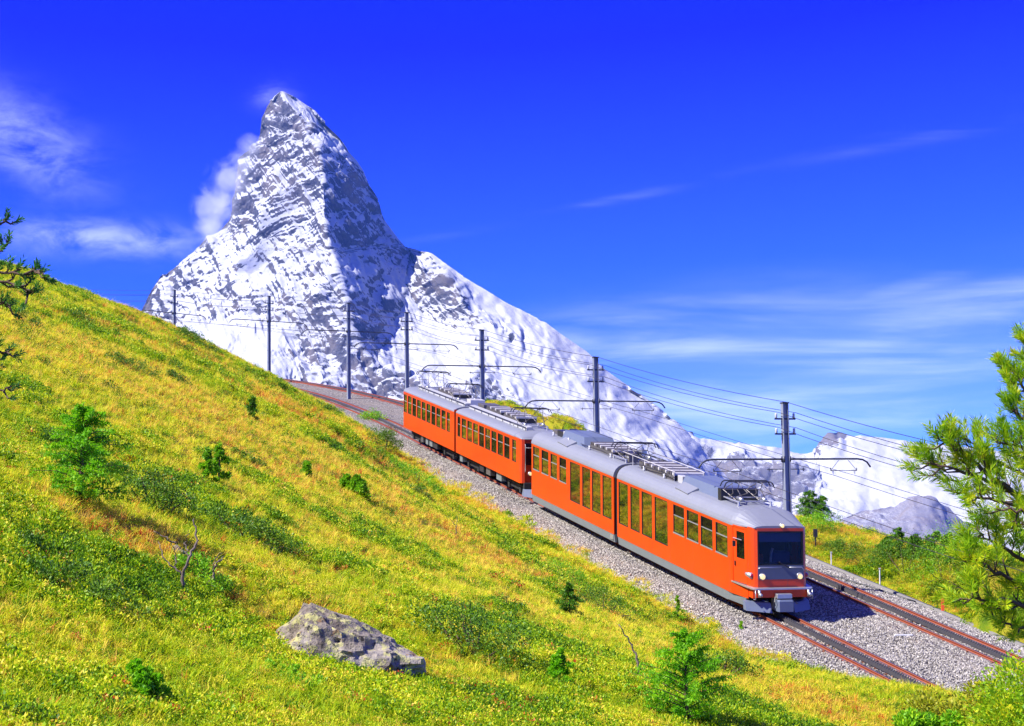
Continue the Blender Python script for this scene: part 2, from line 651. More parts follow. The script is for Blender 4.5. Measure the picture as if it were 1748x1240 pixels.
M['larch'] = own_leaf('larch_needles', (0.200, 0.560, 0.008), (0.080, 0.300, 0.008), (0.480, 0.720, 0.010), .5)
M['larch_dark'] = own_leaf('dark_larch_needles', (0.05, 0.20, 0.030), (0.02, 0.09, 0.020), (0.16, 0.38, 0.02), .45)
M['pine'] = own_leaf('pine_needles', (0.340, 0.560, 0.012), (0.110, 0.310, 0.010), (0.860, 0.740, 0.020), 0.48, 5.0)
M['mugo'] = own_leaf('young_pine_needles', (0.210, 0.500, 0.012), (0.10, 0.30, 0.010), (0.50, 0.70, 0.015), .5)
M['spruce'] = own_leaf('spruce_needles', (0.090, 0.260, 0.010), (0.030, 0.120, 0.010), (0.28, 0.46, 0.015), 0.25, 1.5)
M['juniper'] = own_leaf('juniper_leaf', (0.085, 0.210, 0.008), (0.035, 0.095, 0.008), (0.28, 0.40, 0.012), 0.25, 4.0)
M['bright'] = own_leaf('fresh_green_leaf', (0.200, 0.500, 0.010), (0.080, 0.260, 0.010), (0.50, 0.66, 0.015), 0.35, 4.0)
M['olive'] = own_leaf('olive_leaf', (0.34, 0.38, 0.012), (0.10, 0.15, 0.010), (0.62, 0.50, 0.03), 0.35, 4.0)
M['redleaf'] = own_leaf('rusty_leaf', (0.46, 0.13, 0.025), (0.20, 0.06, 0.015), (0.55, 0.30, 0.04), 0.35, 4.0)


def ground_mat():
    t = NT('turf_and_soil')
    c = t.coords('Object')
    a = t.n('ShaderNodeAttribute', attribute_name='tint', attribute_type='GEOMETRY').outputs['Fac']
    n1 = t.noise(c, 3.5, 6, 0.7)
    n2 = t.noise(c, 18, 4, 0.7)
    k = t.math('ADD', a, t.math('ADD', t.math('MULTIPLY', t.math('SUBTRACT', n1, 0.5), 0.5), t.math('MULTIPLY', t.math('SUBTRACT', n2, 0.5), 0.6)), clamp=True)
    col = t.ramp(k, STOPS)
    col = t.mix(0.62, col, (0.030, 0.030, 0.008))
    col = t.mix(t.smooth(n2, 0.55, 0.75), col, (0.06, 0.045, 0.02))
    return t.done(t.bsdf(col, 0.95, 0, 0.15, t.bump(n2, 0.8, 0.12)))


M['ground'] = ground_mat()


def ballast_mat():
    t = NT('ballast_gravel')
    c = t.coords('Object')
    v = t.n('ShaderNodeTexVoronoi', {'Vector': c, 'Scale': 15.0, 'Randomness': 1.0})
    cell = t.n('ShaderNodeSeparateXYZ', {0: v.outputs['Color']}).outputs[0]
    col = t.ramp(cell, [(0.0, (0.08, 0.07, 0.065)), (0.35, (0.26, 0.235, 0.205)), (0.7, (0.37, 0.335, 0.295)), (1.0, (0.50, 0.46, 0.40))])
    d = v.outputs['Distance']
    col = t.mix(t.smooth(d, 0.45, 0.75), col, (0.07, 0.06, 0.055))
    n = t.noise(c, 0.7, 4, 0.6)
    col = t.mix(t.math('MULTIPLY', t.smooth(n, 0.45, 0.75), 0.35), col, (0.34, 0.25, 0.17))
    return t.done(t.bsdf(col, 0.95, 0, 0.2, t.bump(t.math('SUBTRACT', 1.0, d), 1.0, 0.06)))


def stone_mat():
    t = NT('ballast_stone')
    a = t.n('ShaderNodeAttribute', attribute_name='tint', attribute_type='INSTANCER').outputs['Fac']
    col = t.ramp(a, [(0.0, (0.045, 0.04, 0.038)), (0.25, (0.20, 0.182, 0.158)), (0.6, (0.37, 0.342, 0.295)), (0.93, (0.58, 0.54, 0.46)), (1.0, (0.38, 0.23, 0.115))])
    return t.done(t.bsdf(col, 0.9, 0, 0.2))


M['ballast'] = ballast_mat()
M['stone'] = stone_mat()


def boulder_mat():
    t = NT('lichen_rock')
    c = t.coords('Object')
    n1 = t.noise(c, 2.2, 6, 0.7, 0.4)
    n2 = t.noise(c, 9, 5, 0.7)
    col = t.ramp(n1, [(0.30, (0.05, 0.04, 0.035)), (0.42, (0.17, 0.14, 0.11)), (0.58, (0.30, 0.26, 0.21)), (0.78, (0.42, 0.39, 0.33))])
    col = t.mix(t.math('MULTIPLY', t.smooth(n2, 0.50, 0.58), 0.7), col, (0.46, 0.44, 0.15))
    n3 = t.noise(c, 5.0, 5, 0.7)
    col = t.mix(t.math('MULTIPLY', t.smooth(n3, 0.60, 0.66), 0.7), col, (0.26, 0.14, 0.05))
    n4 = t.noise(c, 16, 4, 0.7)
    col = t.mix(t.smooth(n4, 0.54, 0.66), col, (0.03, 0.027, 0.025))
    return t.done(t.bsdf(col, 0.92, 0, 0.2, t.bump(t.math('ADD', n2, n4), 0.6, 0.04)))


M['boulder'] = boulder_mat()


def mountain_mat(name, rock_a, rock_b, scale, tilt, bias):
    """rock with snow on what is not too steep, broken by ledges that follow the strata"""
    t = NT(name)
    c = t.coords('Object')
    g = t.n('ShaderNodeNewGeometry')
    nz = t.n('ShaderNodeSeparateXYZ', {0: g.outputs['Normal']}).outputs[2]
    a = t.n('ShaderNodeAttribute', attribute_name='snow', attribute_type='GEOMETRY').outputs['Fac']
    sx = t.n('ShaderNodeSeparateXYZ', {0: c}).outputs
    nx = t.n('ShaderNodeSeparateXYZ', {0: g.outputs['Normal']}).outputs[0]
    lee = t.smooth(nx, -0.10, 0.30)                                        # 1 on the faces that look right
    n3 = t.noise(c, 0.006 * scale, 4, 0.6)

    def beds(dip, along, across):
        w = t.math('SUBTRACT', sx[2], t.math('MULTIPLY', sx[0], dip))
        q = t.math('ADD', sx[0], t.math('MULTIPLY', sx[2], dip))
        return t.n('ShaderNodeCombineXYZ', {0: t.math('MULTIPLY', q, along), 1: t.math('MULTIPLY', sx[1], along), 2: t.math('MULTIPLY', w, across)}).outputs[0], w
    va, wa = beds(tilt, 0.40, 1.25)
    vb, wb = beds(-1.7, 0.30, 0.85)
    st = t.n('ShaderNodeMix', {'Factor': lee, 'A': va, 'B': vb}, data_type='VECTOR').outputs[1]
    n1 = t.noise(st, 0.013 * scale, 5, 0.62, 0.5)
    n2 = t.noise(st, 0.105 * scale, 6, 0.80, 0.6)
    rib = t.noise(t.n('ShaderNodeCombineXYZ', {0: t.math('ADD', sx[0], t.math('MULTIPLY', sx[2], 0.35)), 1: sx[1], 2: t.math('MULTIPLY', sx[2], 0.18)}).outputs[0], 0.021 * scale, 5, 0.65, 0.4)
    led = t.math('ADD', t.math('ADD', wa, t.math('MULTIPLY', n3, 120.0)), t.math('MULTIPLY', n2, 36.0))
    led = t.math('MULTIPLY', t.math('SINE', t.math('MULTIPLY', led, 0.17 * scale)), t.math('SUBTRACT', 1.0, lee))
    k = t.math('ADD', t.math('MULTIPLY', nz, 1.15), t.math('SUBTRACT', a, 0.22))
    k = t.math('ADD', k, t.math('MULTIPLY', t.math('SUBTRACT', n1, 0.5), 0.8))
    k = t.math('ADD', k, t.math('MULTIPLY', t.math('SUBTRACT', n2, 0.5), 1.65))
    k = t.math('ADD', k, t.math('MULTIPLY', t.math('SUBTRACT', rib, 0.5), 0.5))
    k = t.math('ADD', k, t.math('MULTIPLY', led, 0.05))
    f = t.smooth(k, 0.40 + bias, 0.49 + bias)
    rock = t.mix(t.smooth(n2, 0.3, 0.7), rock_a, rock_b)
    rock = t.mix(t.math('MULTIPLY', t.smooth(n3, 0.45, 0.65), 0.5), rock, (0.21, 0.175, 0.15))
    col = t.mix(f, rock, (0.46, 0.47, 0.485))
    hgt = t.math('ADD', t.math('MULTIPLY', n2, 9.0), t.math('MULTIPLY', n1, 14.0))
    hgt = t.math('ADD', hgt, t.math('MULTIPLY', f, 2.0))
    return t.done(t.bsdf(col, 0.85, 0, 0.15, t.bump(hgt, 0.45, 1.2)))


M['peak'] = mountain_mat('snowy_peak', (0.028, 0.034, 0.056), (0.125, 0.122, 0.142), 1.0, 0.40, -0.225)
M['range'] = mountain_mat('snowy_range', (0.085, 0.085, 0.10), (0.19, 0.18, 0.185), 0.8, 0.2, 0.0)
M['cone'] = mountain_mat('slate_peak', (0.14, 0.14, 0.18), (0.30, 0.29, 0.32), 1.2, -0.6, 0.12)


def valley_mat():
    t = NT('valley_slopes')
    c = t.coords('Object')
    n = t.noise(c, 0.004, 6, 0.65)
    col = t.ramp(n, [(0.3, (0.05, 0.075, 0.03)), (0.5, (0.12, 0.14, 0.05)), (0.65, (0.2, 0.18, 0.15)), (0.8, (0.3, 0.28, 0.26))])
    return t.done(t.bsdf(col, 0.95, 0, 0.1))


M['valley'] = valley_mat()


# ================================================================== TERRAIN
def sm(x, a, b):
    t = np.clip((np.asarray(x, float) - a) / (b - a), 0, 1)
    return t * t * (3 - 2 * t)


ctrl = []
for (u, v, Z) in ((60, 512, 62), (0, 494, 58), (-120, 462, 55), (150, 535, 70), (220, 552, 75), (300, 572, 82), (370, 603, 88), (430, 629, 93), (490, 659, 97), (520, 674, 99),
                  (0, 1240, 7.6), (437, 1240, 9.6), (874, 1240, 12), (1300, 1240, 15.5), (1560, 1240, 18), (1748, 1228, 20), (-200, 1240, 6.5),
                  (690, 1130, 13.7), (690, 1000, 19.2), (690, 870, 32), (300, 900, 15.6), (300, 700, 28.8), (300, 610, 45), (60, 850, 14), (60, 650, 23.5), (60, 540, 40), (500, 760, 34), (500, 700, 55),
                  (1000, 1080, 22), (1300, 1160, 25), (450, 1080, 13.2), (1500, 1220, 30), (1640, 1240, 30), (1748, 1195, 30)):
    ctrl.append(unp(u, v, Z))
for s in (-36, -28, -20, -12, -6, 0, 6, 12, 18, 24, 30, 36, 42, 48, 54, 60):
    ctrl.append(path(s, -3.0 - HALF, -0.30 + 0.95 * float(np.interp(s, [30, 38, 60], [0, .55, 1]))))
for s in (14, 20, 26, 32, 38):
    ctrl.append(path(s, 9.0 - HALF, -0.42))
for s in (-36, -24, -12, -4, 4, 12, 22, 32, 44, 56, 68, 80, 95, 110, 125):
    ctrl.append(path(s, 4.75, -0.38))
    if s > 60:
        ctrl.append(path(s, -4.9, -0.4))
        ctrl.append(path(s, -12, 1.4))
        ctrl.append(path(s, 12, -3))
    ctrl.append(path(s, 26, -11))
    ctrl.append(path(s, 45, -30))
for s in (-14, -10, -7, -4, -1, 2, 5, 8):
    ctrl.append(path(s, 4.8, -.45))
    ctrl.append(path(s, 7.2, -.50))
for (u, v, Z) in ((1385, 893, 71), (1440, 906, 70), (1500, 921, 68), (1580, 942, 64), (1650, 957, 60), (1748, 988, 54)):
    ctrl.append(unp(u, v, Z))
for (u, v) in ((845, 690), (880, 694), (915, 702), (950, 713), (975, 724), (1000, 740)):
    ctrl.append(side_hit(u, v, 8.6))
    ctrl.append(side_hit(u, v + 4, 10.5) - [0, 0, 0.6])
for p in ((0, 0, -1.72), (-8, 0, 0.7), (6, 2, -2.6), (0, -14, -2.2), (-25, -12, 5), (-45, 12, 10), (-70, 40, 17), (-75, 90, 22), (-90, 150, 24), (15, -10, -6), (60, 0, -40), (70, 90, -45), (70, 170, -40)):
    ctrl.append(np.array(p, float))
ctrl = np.array(ctrl)


def tps_kernel(d2):
    return 0.5 * d2 * np.log(d2 + 1e-9)


_n = len(ctrl)
_A = np.zeros((_n + 3, _n + 3))
_d2 = ((ctrl[:, None, :2] - ctrl[None, :, :2])**2).sum(-1)
_A[:_n, :_n] = tps_kernel(_d2) + np.eye(_n) * 0.4
_A[:_n, _n:] = np.c_[np.ones(_n), ctrl[:, :2]]
_A[_n:, :_n] = _A[:_n, _n:].T
_W = np.linalg.solve(_A, np.r_[ctrl[:, 2], 0, 0, 0])


def height(X, Y):
    X, Y = np.asarray(X, float), np.asarray(Y, float)
    sh = X.shape
    x, y = X.ravel(), Y.ravel()
    z = np.empty(len(x))
    for i in range(0, len(x), 20000):
        q = slice(i, i + 20000)
        d2 = (x[q, None] - ctrl[None, :, 0])**2 + (y[q, None] - ctrl[None, :, 1])**2
        z[q] = tps_kernel(d2) @ _W[:_n] + _W[_n] + _W[_n + 1] * x[q] + _W[_n + 2] * y[q]
    s, off, rz = path_off(x, y)
    r = off + HALF
    out_l, out_r = sm(-r, 2.9, 4.2), sm(r, 7.0, 8.2)
    free = np.maximum(out_l, out_r)
    b = fbm(xyz(x * 0.55, y * 0.55), 3, 5) * 0.22 + fbm(xyz(x * 0.17, y * 0.17), 2, 9) * 0.30
    z = z + b * free * (0.30 * sm(np.hypot(x, y), 4, 12) + 0.70 * sm(np.hypot(x, y), 24, 50))
    keep = np.maximum(sm(-r, 2.2, 3.0), sm(r, 6.85, 7.3))
    z = z * keep + (rz - 0.75) * (1 - keep)
    return z.reshape(sh)


def hit(u, v, z0=3.0, z1=160.0):
    """where the sight line of a pixel meets the ground"""
    d = ray(u, v)
    Z = z0 * (z1 / z0)**np.linspace(0, 1, 500)
    P = d[None] * (Z / d[1])[:, None]
    g = P[:, 2] - height(P[:, 0], P[:, 1])
    k = np.where(g < 0)[0]
    i = k[0] if len(k) else len(Z) - 1
    i = max(i, 1)
    t = g[i - 1] / (g[i - 1] - g[i] + 1e-9) if len(k) else 0
    return P[i - 1] + (P[i] - P[i - 1]) * t


# patches of turf with a colour of their own (place, size, tint)
PATCH = [(hit(185, 893), .55, 0.86, .9), (hit(150, 882), .40, 0.84, .8), (hit(235, 908), .40, 0.86, .8), (hit(1385, 1205), 1.3, 0.85, .8), (hit(700, 795), 1.4, 0.83, .7), (hit(250, 640), 4.0, 0.70, .7), (hit(430, 740), 4.0, 0.70, .7),
         (hit(120, 600), 4.0, 0.69, .6), (hit(560, 830), 3.0, 0.70, .5), (hit(880, 880), 2.4, 0.75, .6), (hit(1130, 1010), 2.0, 0.82, .6), (hit(1020, 960), 1.6, 0.80, .6), (hit(40, 1070), 0.8, 0.8, .5), (hit(760, 775), 1.4, .8, .6)]


def turf_tint(x, y):
    P = xyz(x, y)
    q = P @ np.array([[0.94, 0.34, 0], [-0.34, 0.94, 0], [0, 0, 1.0]])
    q[..., 0] *= 0.42                                # longer across the slope than down it
    q[..., 1] *= 1.0
    t = 0.54 + 0.24 * fbm(q * 0.33, 4, 21) + 0.16 * fbm(P * 1.6, 3, 31)
    d = np.hypot(np.asarray(x), np.asarray(y))
    t = t + 0.085 * sm(d, 14, 30) - 0.06 * sm(-d, -16, -7)
    for c, r, tt, w in PATCH:
        k = np.exp(-((np.asarray(x) - c[0])**2 + (np.asarray(y) - c[1])**2) / r**2) * w
        k = np.clip(k * (1.0 + 0.6 * fbm(P * 1.1, 2, 77)), 0, 1)
        t = t * (1 - k) + tt * k
    return np.clip(t, 0.02, 0.9)


def shrub_mask(x, y):
    P = xyz(x, y)
    q = P @ np.array([[0.94, 0.34, 0], [-0.34, 0.94, 0], [0, 0, 1.0]])
    q[..., 0] *= 0.62
    m = fbm(q * 0.62, 4, 51, .6) + 0.42 * fbm(P * 1.7, 2, 61)
    d = np.hypot(np.asarray(x), np.asarray(y))
    m = m + 0.36 * sm(-d, -24, -9) - 0.20
    for c, r, tt, w in PATCH:
        m = m - 1.2 * w * np.exp(-((np.asarray(x) - c[0])**2 + (np.asarray(y) - c[1])**2) / r**2)
    return m


def grid_faces(ny, nx):
    i = np.arange(ny * nx).reshape(ny, nx)
    return np.stack([i[:-1, :-1], i[:-1, 1:], i[1:, 1:], i[1:, :-1]], -1).reshape(-1, 4)


gx = np.arange(-96, 72.1, 0.5)
gy = np.arange(-14, 178.1, 0.5)
GX, GY = np.meshgrid(gx, gy)
GZ = height(GX, GY)
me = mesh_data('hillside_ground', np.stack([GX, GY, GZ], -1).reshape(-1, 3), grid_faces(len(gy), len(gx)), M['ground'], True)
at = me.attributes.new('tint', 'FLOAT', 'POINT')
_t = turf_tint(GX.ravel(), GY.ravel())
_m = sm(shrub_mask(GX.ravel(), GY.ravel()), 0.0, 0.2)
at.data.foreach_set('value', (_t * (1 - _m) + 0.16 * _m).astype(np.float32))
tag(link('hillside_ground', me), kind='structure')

# the valley beyond, out to the horizon
rr = np.r_[0, np.geomspace(60, 14500, 64)]
tt = np.linspace(0, 2 * math.pi, 97)
RR, TT = np.meshgrid(rr, tt)
VX, VY = RR * np.sin(TT), RR * np.cos(TT) + 60
VZ = -75 - 700 * sm(RR, 150, 3500) + 90 * fbm(xyz(VX / 900, VY / 900), 4, 3) * sm(RR, 300, 2500)
tag(link('valley_floor', mesh_data('valley_floor', np.stack([VX, VY, VZ], -1).reshape(-1, 3), grid_faces(len(tt), len(rr)), M['valley'], True)), kind='structure')


# ================================================================== MOUNTAINS
def tri_interp(P2, vals, Q):
    """piecewise linear values at Q over a Delaunay triangulation of P2"""
    c, _e, f = delaunay_2d_cdt([Vector(p) for p in P2], [], [], 0, 1e-6)[:3]
    c = np.array([[p[0], p[1]] for p in c])
    ix = [int(np.argmin(((P2 - p)**2).sum(1))) for p in c]
    vals = vals[ix]
    o = np.full((len(Q), vals.shape[1]), np.nan)
    for t in f:
        a, b, d = c[list(t)]
        den = (b[1] - d[1]) * (a[0] - d[0]) + (d[0] - b[0]) * (a[1] - d[1])
        if abs(den) < 1e-9:
            continue
        l0 = ((b[1] - d[1]) * (Q[:, 0] - d[0]) + (d[0] - b[0]) * (Q[:, 1] - d[1])) / den
        l1 = ((d[1] - a[1]) * (Q[:, 0] - d[0]) + (a[0] - d[0]) * (Q[:, 1] - d[1])) / den
        l2 = 1 - l0 - l1
        k = (l0 >= -1e-6) & (l1 >= -1e-6) & (l2 >= -1e-6)
        o[k] = np.stack([l0, l1, l2], -1)[k] @ vals[list(t)]
    bad = np.isnan(o[:, 0])
    if bad.any():
        qb = Q[bad]
        o[bad] = vals[np.argmin(((qb[:, None] - c[None])**2).sum(-1), axis=1)]
    return o


def massif(name, U, V, pts, mat, amp, wave, seed, thick, blur=0):
    """U, V: (rows, columns) sight lines that run over the front of the mountain; pts: (u, v, distance, snow)"""
    pts = np.array(pts, float)
    q0 = xyz(U, V)
    wu = 9 * fbm(q0 / 42, 3, seed + 60) + 1.6 * fbm(q0 / 11, 3, seed + 61)
    wv = 9 * fbm(q0 / 42, 3, seed + 62) + 1.6 * fbm(q0 / 11, 3, seed + 63)
    val = tri_interp(pts[:, :2], pts[:, 2:], np.stack([(U + wu).ravel(), (V + wv).ravel()], -1))
    sh = U.shape
    Z, SN = val[:, 0].reshape(sh), val[:, 1].reshape(sh)
    for _ in range(blur):
        for A in (Z, SN):
            A[1:-1, 1:-1] = (A[1:-1, 1:-1] * 2 + A[:-2, 1:-1] + A[2:, 1:-1] + A[1:-1, :-2] + A[1:-1, 2:]) / 6
    x, y = (U - 874) / F, (620 - V) / F
    d = np.stack([x, cp - y * sp, sp + y * cp], -1)
    P = d * (Z / d[..., 1])[..., None]
    du = np.gradient(P, axis=1)
    dv = np.gradient(P, axis=0)
    N = np.cross(du, dv)
    N /= np.linalg.norm(N, axis=-1)[..., None] + 1e-9
    N *= np.sign(-(N * d).sum(-1))[..., None]
    Pn = P / wave
    Pn = Pn * np.array([1.0, 1.0, 1.0])
    q = Pn.copy()
    q[..., 2] = Pn[..., 2] * 1.25 + 0.35 * Pn[..., 0]
    n = fbm(q, 6, seed, 0.56, True) * 0.75 + fbm(q * 3.1, 3, seed + 40, 0.5) * 0.22
    if thick == 1500.0:
        X_, Y_, Z_ = P[..., 0], P[..., 1], P[..., 2]
        lee = sm(N[..., 0], -0.05, 0.35)
        jit = 95 * fbm(P / 210, 5, seed + 90, .62)

        def saw(w, lam):
            q = w / lam
            q = q - np.floor(q)
            return np.where(q < .72, q / .72, (1 - q) / .28) - .5
        wl = Z_ - 0.42 * X_ + jit
        ledge = 8 * saw(wl, 36) * (.4 + .6 * sm(fbm(P / 150, 2, seed + 93), -.4, .4)) + 12 * saw(wl + 17, 97) + 3 * saw(wl, 19)
        gully = 40 * fbm(np.stack([(X_ + .62 * Z_) / 120, Y_ / 400, (Z_ - .4 * X_) / 620], -1), 4, seed + 80, .55, True)
        fall = 34 * fbm(np.stack([(X_ + .55 * Z_) / 95, Y_ / 400, Z_ / 700], -1), 4, seed + 85, .55, True) + 9 * fbm(np.stack([(X_ + .55 * Z_) / 30, Y_ / 200, Z_ / 240], -1), 3, seed + 86, .55, True)
        n = n * .62 + ((ledge + gully) * (1 - lee) + fall * lee) / amp
    hold = 0.24 + 0.76 * np.clip(1 - SN * 1.5, 0, 1)**1.5                  # smooth where the snow lies deep
    c_ = np.linspace(0, 1, sh[1])[None, :]
    edge = (0.35 + 0.65 * sm(np.minimum(c_, 1 - c_), 0, .06)) * (0.25 + 0.75 * sm(V, 157, 215)) if thick == 1500.0 else np.ones(sh)
    P = P + N * (n * amp * hold * edge)[..., None]
    rows, cols = sh
    # the far side, so that the mountain is a closed body
    t = np.linspace(0, 1, 14)
    back = []
    for k in t[1:-1]:
        i0 = P[:, :1] * (1 - k) + P[:, -1:] * k
        i0 = i0 + np.array([0, 1, -0.25]) * thick * math.sin(math.pi * k)
        back.append(i0[:, 0])
    B = np.stack([P[:, -1]] + back[::-1] + [P[:, 0]], 1)
    v = np.concatenate([P.reshape(-1, 3), B.reshape(-1, 3)])
    f = np.concatenate([grid_faces(rows, cols), grid_faces(rows, B.shape[1]) + rows * cols])
    me = mesh_data(name, v, f, mat, False)
    at = me.attributes.new('snow', 'FLOAT', 'POINT')
    at.data.foreach_set('value', np.r_[SN.ravel(), np.zeros(B.shape[0] * B.shape[1])].astype(np.float32))
    bm = bmesh.new()
    bm.from_mesh(me)
    bmesh.ops.recalc_face_normals(bm, faces=bm.faces)
    bm.to_mesh(me)
    bm.free()
    return link(name, me)


LEFT = [(480, 156), (475, 159), (468, 165), (456, 182), (447, 203), (443.5, 230), (440, 245), (424, 256), (407, 268), (404, 300), (405, 320), (399, 341), (393, 375), (378, 393), (355, 408), (330, 434), (304, 455), (275, 472), (268, 484), (254, 505), (244, 525), (236, 545), (200, 600), (150, 700), (100, 830), (60, 930)]
RIGHT = [(483, 156), (490, 159.5), (502, 165), (518, 176), (539, 190), (556, 211), (581, 234), (598, 261), (611, 282), (627, 308), (646, 337), (649, 358), (659, 383), (690, 421), (700, 426), (736, 432), (762, 452), (800, 478), (860, 515), (930, 550), (960, 572), (1000, 600), (1030, 630), (1052, 646), (1110, 685), (1155, 722), (1196, 765), (1240, 820), (1300, 880), (1340, 930)]
vv = np.r_[np.linspace(156.5, 700, 400), np.linspace(702, 925, 90)]
uL = np.interp(vv, [q[1] for q in LEFT], [q[0] for q in LEFT])
uR = np.interp(vv, [q[1] for q in RIGHT], [q[0] for q in RIGHT])
tcol = np.linspace(0, 1, 560)
PU = uL[:, None] * (1 - tcol) + uR[:, None] * tcol
PV = np.repeat(vv[:, None], len(tcol), 1)
peak_pts = [
    # the left skyline
    (478, 157, 7600, .1), (453, 192, 7630, -.3), (443, 236, 7640, -.3), (412, 276, 7660, -.05), (404, 320, 7680, .05), (394, 385, 7700, .05), (350, 406, 7730, .0), (300, 450, 7750, -.02), (262, 500, 7780, -.04), (236, 545, 7800, -.04), (150, 700, 7850, 0), (60, 930, 7900, 0),
    # the right skyline
    (486, 157, 7600, .3), (520, 181, 7625, .30), (562, 230, 7650, .26), (598, 264, 7670, .22), (625, 312, 7690, .15), (648, 350, 7710, .05), (649, 370, 7710, -.1), (684, 407, 7725, -.1), (702, 425, 7735, -.2), (732, 432, 7500, .0), (800, 478, 7400, 1.0), (860, 515, 7330, 1.05), (930, 550, 7260, 0.95),
    (1000, 600, 7180, .6), (1052, 646, 7080, .55), (1110, 685, 6980, .8), (1155, 722, 6900, .45), (1196, 765, 6840, .1), (1240, 820, 6800, 0), (1340, 930, 6700, 0),
    # the ridge that comes down towards the eye
    (500, 205, 7500, -.25), (525, 238, 7420, -.20), (546, 264, 7320, .05), (549, 300, 7270, .12), (553, 345, 7190, .15), (562, 405, 7100, .16), (570, 440, 7030, .14), (577, 480, 6960, .12), (586, 520, 6880, .0), (598, 575, 6780, -.08), (640, 640, 6650, -.2), (665, 690, 6560, -.2),
    # the sunlit face
    (470, 215, 7540, -.30), (500, 240, 7470, .10), (480, 262, 7490, .16), (470, 330, 7400, .20), (500, 400, 7270, .24), (440, 420, 7420, .24), (480, 470, 7160, .20), (400, 470, 7380, .18), (340, 490, 7560, .10), (420, 540, 7120, .05), (510, 540, 6950, .02), (330, 545, 7350, .04),
    (400, 575, 6960, .55), (470, 585, 6820, .50), (450, 612, 6680, .6), (530, 620, 6720, -.25), (570, 650, 6600, -.22), (500, 700, 6400, .2), (350, 640, 6700, .4), (300, 760, 6400, .2), (500, 900, 5900, .0),
    # the shaded face
    (575, 300, 7380, -.05), (600, 350, 7440, .02), (640, 420, 7500, .05), (610, 440, 7280, .08), (650, 490, 7340, .12), (690, 500, 7420, .22), (640, 540, 7080, -.10), (680, 560, 7170, .10), (730, 540, 7300, .30), (650, 600, 6950, -.12), (700, 590, 7060, .30), (620, 560, 6940, -.16),
    (735, 470, 7400, -.12), (780, 492, 7240, -.18), (760, 530, 7260, -.22), (800, 540, 7150, -.15), (828, 555, 7060, -.08), (872, 583, 6960, .0), (790, 575, 7040, .12),
    # snowfields below
    (690, 625, 6820, 1.20), (760, 610, 6880, 1.25), (830, 605, 6860, 1.15), (870, 630, 6720, 1.25), (760, 640, 6680, 1.20), (700, 650, 6600, -0.40), (820, 660, 6560, -0.42), (850, 680, 6480, -0.45), (780, 690, 6400, -0.30), (950, 600, 6960, 0.95), (920, 640, 6700, 1.10), (1000, 670, 6600, 1.05), (960, 720, 6380, 0.95), (1060, 710, 6550, 0.95),
    (1080, 760, 6350, 0.25), (1150, 770, 6500, 0.10), (1000, 800, 6100, 0.30), (800, 760, 6200, 0.20), (650, 760, 6250, 0.20), (850, 900, 5700, 0.00), (1150, 900, 6000, 0.10),
]
pk = massif('mountain', PU, PV, peak_pts, M['peak'], 52.0, 300.0, 3, 1500.0, 1)
tag(pk, 'steep pyramid mountain peak of rock and snow towering behind the railway', 'mountain', kind='structure')

TOPL = [(1040, 800), (1120, 770), (1165, 745), (1176, 744), (1195, 750), (1218, 752), (1262, 760), (1290, 763), (1338, 768), (1360, 774), (1390, 774), (1397, 760), (1407, 745), (1437, 742), (1446, 746), (1526, 751), (1588, 758), (1640, 764), (1700, 772), (1748, 768), (1850, 775), (1960, 800)]
uu = np.linspace(1040, 1960, 330)
vT = np.interp(uu, [q[0] for q in TOPL], [q[1] for q in TOPL])
tr = np.linspace(0, 1, 120)
RU = np.repeat(uu[:, None], len(tr), 1)
RV = vT[:, None] * (1 - tr) + 1010 * tr
range_pts = [(u, v, 10600, s) for (u, v), s in zip(TOPL, [.0, .1, .1, .0, .2, .5, .6, .6, .6, .6, .3, -.5, -.6, -.5, .3, .8, .8, .7, .5, .5, .5, .5])] + [
    (1230, 772, 10450, .35), (1330, 783, 10400, .35), (1200, 785, 10200, -.55), (1250, 800, 10000, -.50), (1300, 800, 10000, -.48), (1350, 800, 10050, -.40), (1380, 815, 9800, -.42), (1330, 850, 9300, -.48), (1240, 850, 9300, -.48), (1400, 790, 10250, .15), (1425, 765, 10400, -.5), (1450, 790, 10100, .8),
    (1400, 840, 9500, -.15), (1430, 850, 9200, .2), (1480, 800, 9900, 1.2), (1480, 850, 9200, .75), (1540, 790, 10000, .85), (1540, 830, 9300, .45), (1620, 800, 9900, .7), (1600, 850, 9000, .6), (1700, 810, 9800, .5), (1700, 850, 9000, .3), (1850, 840, 9300, .4),
    (1060, 1010, 7600, .0), (1250, 1010, 7400, .0), (1450, 1010, 7300, .0), (1650, 1010, 7300, .0), (1950, 1010, 7400, .0), (1420, 900, 8500, .1), (1250, 920, 8300, 0), (1600, 920, 8300, .2), (1800, 920, 8300, .2)]
rg = massif('mountain_range', RU, RV, range_pts, M['range'], 105.0, 330.0, 13, 3000.0, 1)
tag(rg, 'long glaciated ridge with white snow dome far away on the right', 'mountain', kind='structure')

